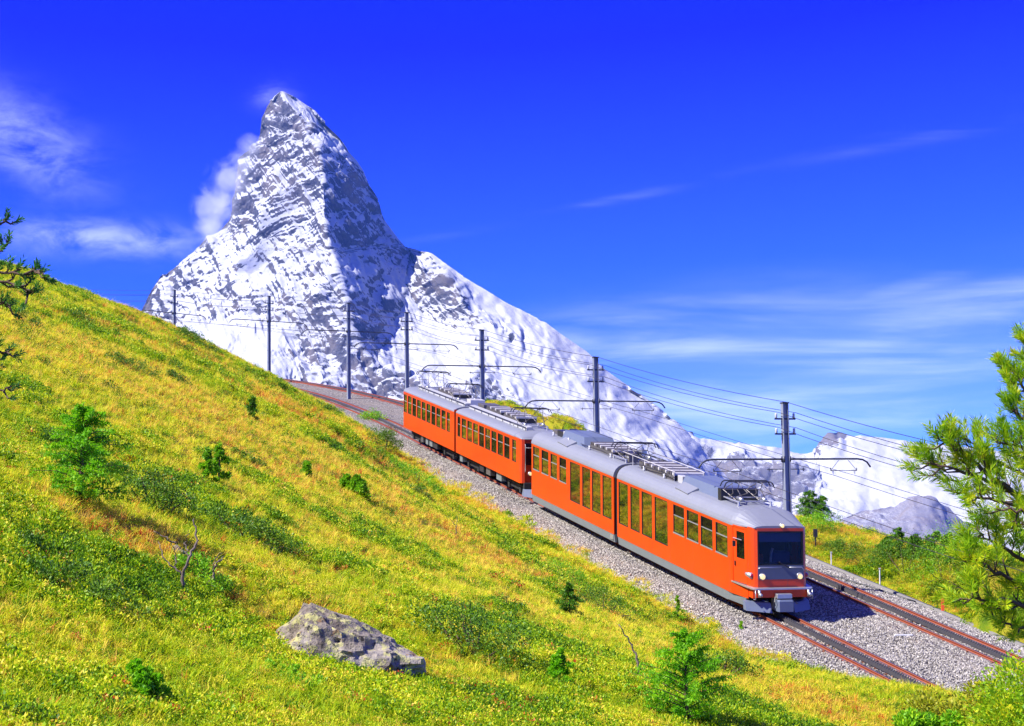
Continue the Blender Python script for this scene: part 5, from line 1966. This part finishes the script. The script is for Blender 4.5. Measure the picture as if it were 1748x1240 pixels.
P = land_points(350000, 1.40)
m = shrub_mask(P[:, 0], P[:, 1])
d = np.hypot(P[:, 0], P[:, 1])
k = rng.uniform(size=len(P)) < np.maximum(sm(m, -0.06, 0.20), .16 + .34 * sm(-d, -26, -10))
P, d = P[k], d[k]
n = len(P)
hue = fbm(xyz(P[:, 0] * .9, P[:, 1] * .9), 3, 91)
dense = sm(m[k], -.02, .22)
tn = 0.37 + 0.26 * hue + rng.normal(0, .11, n) - 0.08 * sm(m[k], .15, .5) + 0.12 * sm(-d, -22, -8)
tn = tn * dense + (1 - dense) * (0.45 + .2 * hue + rng.normal(0, .10, n))
red = (rng.uniform(size=n) < 0.022 + 0.10 * np.clip(fbm(xyz(P[:, 0] * .6 + 30, P[:, 1] * .6), 2, 95), 0, 1)) & (d < 40)
tn[red] = rng.uniform(.70, 1.0, red.sum())
scatter('dwarf_shrubs', P + np.array([0, 0, .02]), tilt_rot(n, .22), (0.62 + 1.2 * sm(d, 9, 60)) * (.55 + .45 * dense) * rng.uniform(.6, 1.45, n), rng.integers(0, 7, n), np.clip(tn, .02, 1), G_SHRUB)


# ---- cushions of heath: knee-high domes that break the slope into lumps
G_HEATH = lib_coll('heath', [shrublet_mesh(240, .36, .24, .040, .020, 80 + i, M['leaf']) for i in range(4)])
P = land_points(50000, 1.30, 6.0)
m = shrub_mask(P[:, 0], P[:, 1])
lump = fbm(xyz(P[:, 0] * .45, P[:, 1] * .45), 3, 131)
r_ = path_off(P[:, 0], P[:, 1])[1] + HALF
k = (rng.uniform(size=len(P)) < .10 + .5 * sm(lump, .08, .4) + .3 * sm(m, 0, .25)) & ((r_ < -3.2) | (r_ > 8))
P = P[k]
n = len(P)
d = np.hypot(P[:, 0], P[:, 1])
tn = np.clip(.14 + .17 * fbm(xyz(P[:, 0] * .7, P[:, 1] * .7), 3, 133) + rng.normal(0, .09, n) + .14 * sm(-d, -18, -8), .02, .6)
dry = rng.uniform(size=n) < .10
tn[dry] = rng.uniform(.72, .92, dry.sum())
scatter('heath_cushions', P - np.array([0, 0, .04]), tilt_rot(n, .2), (.36 + .62 * sm(d, 10, 60)) * rng.uniform(.4, 1.35, n), rng.integers(0, 4, n), tn, G_HEATH)


# ---- loose stones of the ballast
def stone_mesh(seed):
    r = np.random.default_rng(seed)
    bm = bmesh.new()
    bmesh.ops.create_icosphere(bm, subdivisions=1, radius=1.0)
    for v in bm.verts:
        v.co = v.co * r.uniform(.65, 1.15)
    for v in bm.verts:
        v.co.z *= .72
    me = bpy.data.meshes.new('stone')
    bm.to_mesh(me)
    bm.free()
    me.materials.append(M['stone'])
    return me


G_STONE = lib_coll('stone', [stone_mesh(60 + i) for i in range(6)])
n = 125000
q = rng.uniform(size=n)
s = -13 + 62 * q**1.35
off = rng.uniform(-HALF - 2.95, HALF + 2.25, n)
prof_o = [-HALF - 2.95, -HALF - 2.2, -HALF - 1.0, -HALF + 1, -.8, .8, HALF - 1, HALF + 1, HALF + 1.6, HALF + 2.25]
prof_z = [-.50, -.20, -.125, -.125, -.19, -.19, -.125, -.125, -.20, -.34]
ro = np.minimum(np.abs(off - HALF), np.abs(off + HALF))
k = (np.abs(ro - .53) > .10) & (ro > .09)
s, off = s[k], off[k]
n = len(s)
P = path(s, off, np.interp(off, prof_o, prof_z) + .012)
edge = off < -HALF - 2.0
tn = rng.beta(2.2, 1.8, n) * .95 + np.where(edge, .12, 0)
rust = (ro[k] < .48) & (rng.uniform(size=n) < .34)
tn[rust] = rng.uniform(.955, 1.0, rust.sum())
oily = (ro[k] < .35) & (rng.uniform(size=n) < .35)
tn[oily] = rng.uniform(0, .12, oily.sum())
scatter('ballast_stones', P, np.stack([rng.uniform(0, 6.3, n)] * 3, -1) * np.array([1, 1.7, 2.3]), rng.uniform(.018, .037, n) * np.where(rng.uniform(size=n) < .04, 1.5, 1), rng.integers(0, 6, n), np.clip(tn, 0, 1), G_STONE)


# ---- single plants
def leaf_cloud(centres, sizes, n, L, W, seed, mat, name, parent, up=.3, flat=1.0):
    r = np.random.default_rng(seed)
    ci = r.integers(0, len(centres), n)
    c = np.asarray(centres)[ci]
    sz = np.asarray(sizes)[ci][:, None]
    d = r.normal(size=(n, 3))
    d /= np.linalg.norm(d, axis=1)[:, None]
    C = c + d * sz * r.uniform(.35, 1.0, (n, 1))**.6 * np.array([1, 1, flat])
    v, f = leaf_quads(C, d + [0, 0, up] + r.normal(0, .5, (n, 3)), L * r.uniform(.7, 1.3, n), W * r.uniform(.7, 1.3, n), r)
    return link(name, mesh_data(name, v, f, mat), parent)


def ppm(P):
    """pixels of the photograph per metre at a point"""
    return F / P[1]


def shrub(u, v, wpx, hpx, label, mat='juniper', seed=0, group='dark low shrubs on the grassy slope', dens=1.0, name='shrub', cat='shrub', leaf=None, Z=None):
    P = hit(u, v)
    if Z:                                              # v is then the top of the bush
        x = (u - 874) / F * Z
        P = np.array([x, Z, float(height(x, Z))])
        hpx = (float(proj(P)[1]) - v) * .92
    k = ppm(P)
    w, h = wpx / k, hpx / k
    root = empty(name, P - [0, 0, .03])
    tag(root, label, cat, group)
    r = np.random.default_rng(1000 + seed)
    nc = int(14 + 10 * w)
    a, q = r.uniform(0, 2 * math.pi, nc), np.sqrt(r.uniform(size=nc))
    cx, cy = np.cos(a) * q * w * .5, np.sin(a) * q * w * .42
    cz = h * (.35 + .45 * (1 - q**2)) * r.uniform(.6, 1.15, nc)
    gz = height(P[0] + cx, P[1] + cy) - P[2]
    cen = np.stack([cx, cy, cz + gz], -1)
    L = leaf or max(.030, 2.4 / k * 1.0)
    if Z:
        L = .050
    n = int(min(7000 if Z else 3600, (700 + 1500 * w * h / (L * L) * .004) * dens))
    leaf_cloud(cen, h * .34 * r.uniform(.7, 1.3, nc), n, L, L * .5, seed, M[mat], 'foliage', root, .35, .85)
    b = MB()
    for i in range(min(9, nc)):
        c = cen[i]
        b.tube([(c[0] * .25, c[1] * .25, -.03 + gz[i] * .25), (c[0] * .7, c[1] * .7, c[2] * .55), tuple(c)], [.018, .011, .004], 4)
    b.build('stem', M['bark'], root)
    return root


def needle_strip(pts, n, L, W, r, spread=1.0, fwd=.5):
    """needles all round a twig -> centres, directions"""
    pts = np.asarray(pts, float)
    seg = np.linalg.norm(np.diff(pts, axis=0), axis=1)
    cum = np.r_[0, np.cumsum(seg)]
    t = r.uniform(0, cum[-1], n)
    C = np.stack([np.interp(t, cum, pts[:, i]) for i in range(3)], -1)
    i = np.clip(np.searchsorted(cum, t) - 1, 0, len(seg) - 1)
    ax = np.diff(pts, axis=0)[i] / seg[i][:, None]
    q = r.normal(size=(n, 3))
    q -= (q * ax).sum(1)[:, None] * ax
    q /= np.linalg.norm(q, axis=1)[:, None] + 1e-9
    D = q * spread + ax * fwd
    D /= np.linalg.norm(D, axis=1)[:, None]
    return C + D * L * .5, D


def conifer(u, v, hpx, label, mat='larch', seed=0, width=.5, group='young conifers on the grassy slope', name='conifer_sapling', cat='sapling', lean=0.0, droop=-.25, nb=34, per=46, needle=None, base=None):
    P = hit(u, v) if base is None else base
    k = ppm(P)
    H = hpx / k
    root = empty(name, P - [0, 0, .04])
    tag(root, label, cat, group)
    r = np.random.default_rng(2000 + seed)
    top = np.array([lean * H, 0, H])
    tr = [np.array([0, 0, -.05]), np.array([lean * H * .3 + r.normal(0, .01) * H, r.normal(0, .01) * H, H * .4]), np.array([lean * H * .7, 0, H * .75]), top]
    b = MB()
    b.tube(tr, [H * .022 + .006, H * .016 + .004, H * .009 + .002, .003], 6)
    b.build('trunk', M['bark'], root, True)
    L = needle or max(.034, 3.8 / k)
    Cs, Ds, br = [], [], MB()
    for i in range(nb):
        t = .10 + .86 * (i + r.uniform()) / nb
        o = np.array([np.interp(t, [0, .4, .75, 1], [q[j] for q in tr]) for j in range(3)])
        ln = H * width * ((1 - t)**.8 * .95 + .06) * min(1.0, .45 + t * 1.8) * r.uniform(.45, 1.30)
        a = i * 2.4 + r.normal(0, .6)
        d = np.array([math.cos(a), math.sin(a), 0])
        e = [o, o + d * ln * .5 + [0, 0, ln * (.18 + droop * .3)], o + d * ln + [0, 0, ln * (.22 + droop)]]
        br.tube(e, [.004 + H * .0025, .003 + H * .001, .0015], 4)
        c, dd = needle_strip(e, int(per * 2.0), L, 0, r, 1.0, .35)
        Cs.append(c); Ds.append(dd)
        for j in range(5):
            s_ = r.uniform(.2, .9)
            p0 = o + (e[2] - o) * s_
            q = d + r.normal(0, .55, 3) * [1, 1, .5]
            tw = [p0, p0 + q / np.linalg.norm(q) * ln * .34]
            c, dd = needle_strip(tw, int(per * .36), L, 0, r, 1.0, .4)
            Cs.append(c); Ds.append(dd)
    c, dd = needle_strip([np.array(tr[2]), np.array(tr[3])], per, L, 0, r, .8, .6)
    Cs.append(c); Ds.append(dd)
    br.build('branch', M['bark'], root)
    C, D = np.concatenate(Cs), np.concatenate(Ds)
    vv_, ff = leaf_quads(C, D, np.full(len(C), L), np.full(len(C), L * .26 + .002), r)
    link('needles', mesh_data('needles', vv_, ff, M[mat]), root)
    return root


SL = 'low shrubs on the grassy slope'
for i, (u, v, w, h, mat, lab) in enumerate((
        (715, 826, 118, 30, 'bright', 'flat spreading deep green mat of juniper beside the gravel edge, below the rear railcar'),
        (655, 772, 62, 44, 'juniper', 'rounded dark shrub at the gravel edge near the tail of the train'),
        (634, 733, 48, 36, 'bright', 'bright fresh green bush close to the track where it curves away'),
        (720, 854, 42, 26, 'juniper', 'small olive bush just below the flat deep green juniper mat'),
        (268, 872, 120, 72, 'juniper', 'dark rounded shrub to the right of the tall feathery sapling'),
        (430, 925, 170, 58, 'juniper', 'wide dark shrub thicket left of centre, above the big boulder'),
        (815, 1120, 215, 92, 'juniper', 'large dark green shrub right of the big boulder'),
        (150, 1030, 210, 66, 'juniper', 'broad shadowy shrub mass low at the left of the slope'),
        (345, 1000, 120, 50, 'bright', 'leafy green shrub round the foot of the dead branches'),
        (1440, 948, 60, 36, 'juniper', 'dark bush on the grassy bank beyond the empty track'),
        (970, 1000, 80, 40, 'bright', 'green bush behind the small spruce in the middle of the slope'),
        (1230, 1150, 130, 44, 'juniper', 'low dark shrub near the gravel edge below the train nose'),
        (1030, 1050, 110, 50, 'juniper', 'dark shrub just right of the small spruce'),
        (135, 552, 66, 26, 'juniper', 'dark shrub patch high on the slope, nearest the left edge of the hilltop'),
        (225, 632, 92, 24, 'juniper', 'long dark shrub patch on the upper slope below the first far mast'),
        (330, 585, 84, 24, 'juniper', 'dark shrub patch just under the hilltop at the far mast'),
        (64, 565, 40, 22, 'juniper', 'small round dark bush high on the slope at the left'),
        (300, 655, 50, 22, 'juniper', 'dark bush in the middle of the upper slope, amid yellow grass'),
        (492, 656, 46, 26, 'juniper', 'dark bush on the crest where the hill meets the railway'),
        (425, 790, 60, 22, 'juniper', 'small dark heath patch right of the two young pines'),
        (560, 705, 46, 18, 'juniper', 'dark heath tuft near the crest, left of the track curve'),
        (100, 770, 70, 40, 'juniper', 'dark shrub left of the tall feathery sapling'),
        (60, 950, 90, 50, 'juniper', 'shaded shrub at the left edge, level with the reddish turf patch'),
        (500, 1165, 150, 34, 'bright', 'lush green dwarf shrub in front of the big boulder'),
        (1545, 975, 130, 62, 'juniper', 'bushy green scrub on the far bank below the leftmost small spruces'),
        (1612, 985, 120, 84, 'bright', 'bushy green scrub on the far bank next to the big pine'),
        (1668, 1000, 130, 100, 'olive', 'yellowish scrub on the far bank behind the lower pine boughs'),
        (1480, 962, 80, 30, 'juniper', 'low dark scrub on the far bank between the two white posts'),
        (1400, 905, 60, 34, 'bright', 'green scrub round the two young spruces behind the cab'),
        (660, 1150, 90, 36, 'redleaf', 'rust tinged dwarf shrub against the right foot of the boulder'))):
    shrub(u, v, w, h, lab, mat, i, SL)
for i, (u, v, w, Z, mat, lab) in enumerate(((1668, 1158, 210, 17.5, 'olive', 'yellow green bush in the bottom right corner, hiding the end of the near track'), (1742, 1095, 120, 16.5, 'pine', 'tall yellowish bush at the right edge under the pine boughs'), (1590, 1205, 130, 17.0, 'bright', 'low bright bush at the bottom edge where the near track disappears'))):
    shrub(u, v, w, 50, lab, mat, 70 + i, SL, 9.0, Z=Z)

CG_ = 'young conifers on the slopes'
conifer(138, 860, 178, 'tall feathery light green larch sapling on the left of the slope', 'larch', 1, .66, CG_, droop=-.05, nb=60, per=64)
conifer(1172, 1236, 165, 'light green larch sapling at the bottom edge, right of centre', 'larch', 2, .72, CG_, droop=.1, nb=54, per=64)
conifer(262, 1215, 95, 'green larch sapling leaning over in the bottom left of the slope', 'larch', 3, .75, CG_, lean=-.35, nb=30, per=60)
conifer(955, 1170, 68, 'small larch sapling left of the crooked dead stick', 'larch', 4, .5, CG_, nb=22)
conifer(972, 1056, 66, 'small dense dark green spruce in the middle of the slope', 'spruce', 5, .55, CG_, nb=34)
conifer(1156, 1062, 46, 'tiny pine sapling by the gravel edge below the front railcar', 'mugo', 6, .4, CG_, nb=14, needle=.06)
conifer(1265, 1104, 44, 'tiny upright pine sapling by the gravel edge in front of the train nose', 'mugo', 7, .4, CG_, nb=14, needle=.06)
conifer(430, 720, 46, 'small dark spruce on the upper slope', 'spruce', 8, .5, CG_, nb=20)
conifer(610, 850, 40, 'bushy young pine in the yellow grass below the tail of the train', 'mugo', 9, .75, CG_, nb=16, needle=.09)
conifer(523, 815, 28, 'tiny young pine alone in yellow grass on the mid slope', 'mugo', 10, .6, CG_, nb=12, needle=.08)
conifer(590, 838, 30, 'tiny young pine close left of the bushy one', 'mugo', 11, .6, CG_, nb=12, needle=.08)
conifer(374, 832, 78, 'young pine with a bare grey stem and tufted top, right one of two', 'mugo', 12, .36, CG_, nb=13, needle=.06)
conifer(352, 826, 66, 'young pine with thin rusty lower twigs, left one of two', 'mugo', 13, .30, CG_, nb=9, needle=.06)
for i, (u, v, h, lab) in enumerate(((1382, 888, 50, 'young spruce right behind the roof of the train cab, against the snow'), (1402, 892, 46, 'young spruce just right of the mast foot, second behind the cab'), (1534, 952, 52, 'small spruce on the far bank crest, leftmost of the row'), (1562, 955, 44, 'small spruce on the far bank crest, second of the row'),
                                    (1596, 962, 56, 'small spruce on the far bank crest, third of the row'), (1622, 968, 60, 'small spruce on the far bank crest, next to the big pine'), (1514, 940, 24, 'tiny spruce on the far bank crest, left of the row'), (1655, 975, 64, 'spruce partly behind the lower boughs of the big pine'))):
    conifer(u, v, h, lab, 'spruce', 40 + i, .85, 'small spruces on the bank beyond the tracks', 'small_spruce', 'spruce', nb=30, per=44)


# ---- the big pine at the right edge
def px(u, v, Z):
    return unp(u, v, Z)


def pine_bough(root, O0, pts, seed, ntw, twl, name='branch', mat='pine', nl=.075, r0=.016, bare=0.25, per=34):
    r = np.random.default_rng(3000 + seed)
    pts = [np.asarray(q, float) - O0 for q in pts]
    # a smooth limb through the given points
    P = np.array(pts)
    t = np.linspace(0, len(P) - 1, 4 * len(P))
    P = np.stack([np.interp(t, range(len(P)), P[:, i]) for i in range(3)], -1)
    P[1:-1] += r.normal(0, .006, P[1:-1].shape)
    b = MB()
    b.tube(P, np.linspace(r0, .004, len(P)), 6)
    Cs, Ds = [], []
    ln = np.linalg.norm(np.diff(P, axis=0), axis=1).sum()

    def tuft(p, d):
        e = p + d * nl * 1.1
        c, dd = needle_strip([p - d * nl * .6, e], per, nl, 0, r, .8, .95)
        Cs.append(c); Ds.append(dd)
    for i in range(ntw):
        q = bare + (1 - bare) * (i + r.uniform()) / ntw
        k = q * (len(P) - 1)
        j = min(int(k), len(P) - 2)
        p = P[j] + (P[j + 1] - P[j]) * (k - j)
        ax = (P[j + 1] - P[j]) / np.linalg.norm(P[j + 1] - P[j])
        s = r.normal(size=3)
        s -= (s @ ax) * ax
        s /= np.linalg.norm(s)
        d = ax * .75 + s * .85 + np.array([0, 0, .42])
        d /= np.linalg.norm(d)
        L = twl * r.uniform(.5, 1.15) * (1.1 - .5 * q)
        m = p + d * L * .55 - np.array([0, 0, .02])
        e = m + (d + np.array([0, 0, .4])) / np.linalg.norm(d + np.array([0, 0, .4])) * L * .5
        b.tube([p, m, e], [.006, .004, .003], 4)
        dv = (e - m) / np.linalg.norm(e - m)
        tuft(e, dv)
        tuft((e + m) / 2, dv)
        if r.uniform() < .75:
            s2 = r.normal(size=3)
            e2 = m + (dv + s2 * .45) / np.linalg.norm(dv + s2 * .45) * L * .4
            b.tube([m, e2], [.004, .002], 4)
            tuft(e2, (e2 - m) / np.linalg.norm(e2 - m))
    tuft(P[-1], (P[-1] - P[-2]) / np.linalg.norm(P[-1] - P[-2]))
    br = b.build(name, M['bark'], root, True)
    C, D = np.concatenate(Cs), np.concatenate(Ds)
    v_, f_ = leaf_quads(C, D, np.full(len(C), nl) * r.uniform(.75, 1.15, len(C)), np.full(len(C), .0045), r)
    link('needles', mesh_data('needles', v_, f_, M[mat]), br)
    return br


PZ = 8.6
TB = px(1905, 1190, PZ)
TB[2] = float(height(TB[0], TB[1])) - .05
tree = empty('pine_tree', TB)
tag(tree, 'big pine at the right edge with long sunlit yellow green needles', 'pine tree')
b = MB()
tp = [TB, px(1900, 1050, PZ), px(1885, 880, PZ), px(1862, 720, PZ), px(1840, 560, PZ), px(1826, 420, PZ)]
b.tube([q - TB for q in tp], [.085, .075, .06, .045, .028, .008], 10)
b.build('trunk', M['bark'], tree, True)
boughs = [
    ([(1885, 900, 8.6), (1800, 872, 8.5), (1730, 842, 8.4), (1670, 815, 8.3), (1615, 797, 8.2), (1584, 790, 8.2)], 21, .19),
    ([(1885, 880, 8.6), (1800, 842, 8.7), (1725, 802, 8.8), (1672, 768, 8.8), (1650, 750, 8.8)], 17, .18),
    ([(1740, 850, 8.4), (1690, 810, 8.3), (1640, 770, 8.2), (1606, 748, 8.2)], 18, .16),
    ([(1870, 840, 8.6), (1800, 800, 8.4), (1750, 770, 8.3), (1712, 752, 8.3)], 20, .18),
    ([(1862, 800, 8.6), (1800, 740, 8.5), (1762, 690, 8.5), (1740, 652, 8.5), (1728, 628, 8.5)], 22, .15),
    ([(1850, 740, 8.6), (1802, 690, 8.7), (1775, 640, 8.7), (1758, 590, 8.7), (1752, 575, 8.7)], 18, .13),
    ([(1850, 760, 8.6), (1790, 740, 8.4), (1745, 712, 8.3), (1728, 700, 8.3)], 12, .12),
    ([(1880, 900, 8.6), (1790, 880, 8.4), (1720, 860, 8.2), (1662, 848, 8.1), (1645, 838, 8.1)], 12, .15),
    ([(1890, 960, 8.6), (1800, 930, 8.5), (1740, 905, 8.4), (1690, 895, 8.4)], 8, .10),
    ([(1895, 1020, 8.6), (1800, 985, 8.5), (1735, 950, 8.3), (1690, 922, 8.2), (1672, 912, 8.2)], 15, .18),
    ([(1895, 1040, 8.6), (1800, 1020, 8.4), (1725, 990, 8.2), (1670, 962, 8.1), (1660, 952, 8.1)], 16, .18),
    ([(1898, 1060, 8.6), (1800, 1050, 8.4), (1730, 1030, 8.1), (1670, 1020, 8.0), (1640, 1022, 8.0)], 18, .16),
    ([(1900, 1080, 8.6), (1810, 1085, 8.4), (1740, 1070, 8.2), (1695, 1055, 8.1)], 14, .16),
    ([(1890, 1000, 8.6), (1810, 950, 8.8), (1765, 915, 8.9), (1740, 885, 8.9)], 9, .15),
    ([(1885, 930, 8.6), (1800, 900, 8.2), (1742, 872, 8.0), (1700, 868, 8.0)], 7, .14)]
for i, (pl_, nt, tl_) in enumerate(boughs):
    pine_bough(tree, TB, [px(*q) for q in pl_], i, int(nt * 1.0), tl_, 'branch', 'pine', .056, per=44)

# ---- larch boughs reaching in from the left edge
LB = px(-150, 1240, 7.2)
LB[2] = float(height(LB[0], LB[1])) - .05
lt = empty('larch_tree', LB)
tag(lt, 'dark larch whose thin boughs reach in at the left edge', 'larch tree')
b = MB()
b.tube([q - LB for q in (LB, px(-140, 1000, 7.2), px(-120, 700, 7.2), px(-105, 400, 7.2), px(-95, 250, 7.2))], [.07, .06, .05, .035, .02], 10)
b.build('trunk', M['bark'], lt, True)
for i, (pl_, nt) in enumerate((
        ([(-105, 430, 7.2), (-40, 400, 7.1), (0, 385, 7.0), (10, 374, 7.0)], 7), ([(-108, 470, 7.2), (-40, 440, 7.0), (0, 430, 7.0), (14, 415, 7.0)], 7),
        ([(-110, 480, 7.2), (-40, 462, 7.0), (20, 468, 6.9), (60, 466, 6.9), (74, 462, 6.9)], 14), ([(-112, 520, 7.2), (-50, 490, 7.0), (0, 482, 6.9), (40, 490, 6.9), (52, 500, 6.9)], 14),
        ([(-114, 560, 7.2), (-50, 530, 7.0), (-5, 515, 6.9), (20, 520, 6.9)], 9), ([(-118, 680, 7.2), (-40, 630, 7.0), (-5, 605, 7.0), (18, 596, 7.0)], 6), ([(-120, 740, 7.2), (-50, 690, 7.0), (-8, 672, 7.0), (20, 660, 7.0)], 6))):
    pine_bough(lt, LB, [px(*q) for q in pl_], 50 + i, nt, .10, 'branch', 'larch_dark', .026, .008, .1, 22)


# ---- rocks
def rock(u, v, wpx, hpx, dpx, label, seed, name='boulder', cat='boulder', group=None, turn=0.0, sub=5, spike=None):
    P = hit(u, v)
    k = ppm(P)
    bm = bmesh.new()
    bmesh.ops.create_icosphere(bm, subdivisions=sub, radius=1.0)
    V = np.array([q.co[:] for q in bm.verts])
    n = fbm(V * 1.3 + seed, 3, seed) * .34 + fbm(V * 3.4 + seed, 3, seed + 3, .5, True) * .10 + fbm(V * 9 + seed, 3, seed + 5, .5) * .05
    V = V * (1 + n)[:, None]
    cell = np.floor(V * 2.2 + .5) / 2.2                      # split faces: pull towards a few flat planes
    V = V * .86 + cell * .14
    V = V * np.array([wpx / k / 2, dpx / k / 2, hpx / k])
    if spike is not None:
        V[:, 2] *= np.interp(V[:, 0] / (wpx / k / 2), spike[0], spike[1])
    V[:, 2] += .0
    for q, c in zip(bm.verts, V):
        q.co = c
    me = bpy.data.meshes.new(name)
    bm.to_mesh(me)
    bm.free()
    me.materials.append(M['boulder'])
    o = link(name, me)
    o.location = P + np.array([0, 0, -.02])
    o.rotation_euler = (0, 0, turn)
    tag(o, label, cat, group)
    return o


rock(572, 1134, 250, 82, 180, 'big lichen covered boulder half sunk in the shrubs at the bottom centre', 2, spike=([-1.2, -.75, -.45, 0, .5, 1.2], [.80, 1.0, 1.30, 1.05, .80, .70]))
rock(300, 945, 34, 17, 30, 'small grey rock behind the dead branches', 5, 'rock', 'rock', 'small rocks in the turf', sub=4)
rock(1000, 1122, 34, 12, 26, 'small dark split stone left of the crooked dead stick', 6, 'rock', 'rock', 'small rocks in the turf', sub=4)
rock(455, 938, 44, 8, 30, 'flat grey stone under the wide dark thicket', 7, 'rock', 'rock', 'small rocks in the turf', sub=4)
rock(1712, 1232, 60, 22, 40, 'pale rock in the bottom right corner beneath the yellow green bush', 8, 'rock', 'rock', 'small rocks in the turf', sub=4)
rock(1556, 1240, 110, 9, 60, 'flat pale rock slab at the bottom edge right of centre', 9, 'rock', 'rock', 'small rocks in the turf', sub=4)
rock(445, 1048, 26, 9, 22, 'small grey stone just left of the big boulder', 10, 'rock', 'rock', 'small rocks in the turf', sub=4)


# ---- dead wood
def deadwood(base_uv, lines, label, seed, name='dead_branch'):
    P = hit(*base_uv)
    Z = P[1]
    root = empty(name, P - [0, 0, .03])
    tag(root, label, 'dead branch')
    r = np.random.default_rng(seed)
    for ln in lines:
        pts = []
        for i, (u, v) in enumerate(ln[0]):
            q = unp(u, v, Z + (r.normal(0, .05) if i else 0)) - P + np.array([0, 0, .03])
            pts.append(q)
        pts = np.array(pts)
        t = np.linspace(0, len(pts) - 1, 5 * len(pts))
        S_ = np.stack([np.interp(t, range(len(pts)), pts[:, i]) for i in range(3)], -1)
        S_[1:-1] += r.normal(0, .008, S_[1:-1].shape)
        b = MB()
        b.tube(S_, np.linspace(ln[1], ln[1] * .3, len(S_)), 6)
        b.build('branch', M['deadwood'], root, True)
    return root


deadwood((318, 1022), [([(318, 1024), (312, 985), (322, 955), (335, 930), (334, 900), (331, 886)], .016), ([(314, 980), (295, 968), (278, 950), (270, 925)], .009), ([(322, 950), (315, 925), (322, 905)], .007), ([(300, 928), (285, 920), (262, 907)], .008), ([(300, 972), (300, 945), (292, 928)], .007)],
         'tall grey dead branches standing in front of the small grey rock', 5)
deadwood((358, 1020), [([(356, 1022), (362, 1000), (364, 975), (372, 962), (382, 950)], .014), ([(364, 975), (366, 955), (380, 945)], .007), ([(335, 1018), (350, 1003), (358, 985)], .008)], 'grey dead twigs to the right of the tall dead branches', 6)
deadwood((1090, 1168), [([(1089, 1168), (1092, 1140), (1084, 1115), (1072, 1092), (1056, 1066)], .017)], 'crooked dark dead stick rising from the turf below the train', 7)
deadwood((780, 920), [([(778, 920), (779, 895), (781, 880)], .012), ([(779, 900), (770, 888), (762, 880)], .008)], 'small bare dead twig in yellow grass below the coupled railcars', 8)

# ---- things on and beside the line
for i, (u, v, h, lab) in enumerate(((1419, 957, 13, 'thin white post at the gravel edge, nearest the train'), (1502, 991, 19, 'thin white post at the gravel edge, further from the train'))):
    P = side_hit(u, v, 7.25)
    b = MB()
    b.tube([(0, 0, -.3), (0, 0, h / ppm(P))], [.028, .024], 6)
    b.box((-.035, -.035, h / ppm(P)), (.035, .035, h / ppm(P) + .04))
    o = b.build('fence_post', M['white'])
    o.location = P
    tag(o, lab, 'post', 'posts beside the gravel')
P = side_hit(1609, 1031, 7.2)
b = MB()
b.loft([[(-w, -.03, z), (w, -.03, z), (w, .03, z), (-w, .03, z)] for z, w in ((-.25, .05), (.16, .05), (.22, .03))])
o = b.build('marker_post', M['marker'])
o.location = P
tag(o, 'short orange marker post at the gravel edge on the right', 'marker')
P = side_hit(1392, 921, 9.0)
b = MB()
b.tube([(0, 0, -.4), (0, 0, .12)], .03, 6)
b.bbox((-.085, -.07, .10), (.085, .07, .44), .02)
o = b.build('signal_box', M['black'])
o.location = P
tag(o, 'small black trackside box on a post right of the train', 'signal box')
a, c = path(7.6, HALF + .75, 0), path(4.2, HALF + 2.3, 0)
b = MB()
cp_ = []
for t in np.linspace(0, 1, 15):
    q = a + (c - a) * t + np.array([-.25, .25, 0]) * math.sin(math.pi * t) * 1.6
    s_, off_, rz_ = path_off([q[0]], [q[1]])
    q[2] = rz_[0] + np.interp(off_[0], prof_o, prof_z) + .045
    cp_.append(q)
b.tube([q - cp_[0] for q in cp_], .035, 6)
o = b.build('cable', M['black'], None, True)
o.location = cp_[0]
tag(o, 'black cable lying across the gravel from the empty track', 'cable')
P = path(-.6, .9, -.155)
b = MB()
b.bbox((-.30, -.05, 0), (.30, .05, .045), .008)
o = b.build('plank', M['white'])
o.location = P
o.rotation_euler = (0, 0, ANG - .3)
tag(o, 'short pale board lying on the gravel between the tracks', 'board')
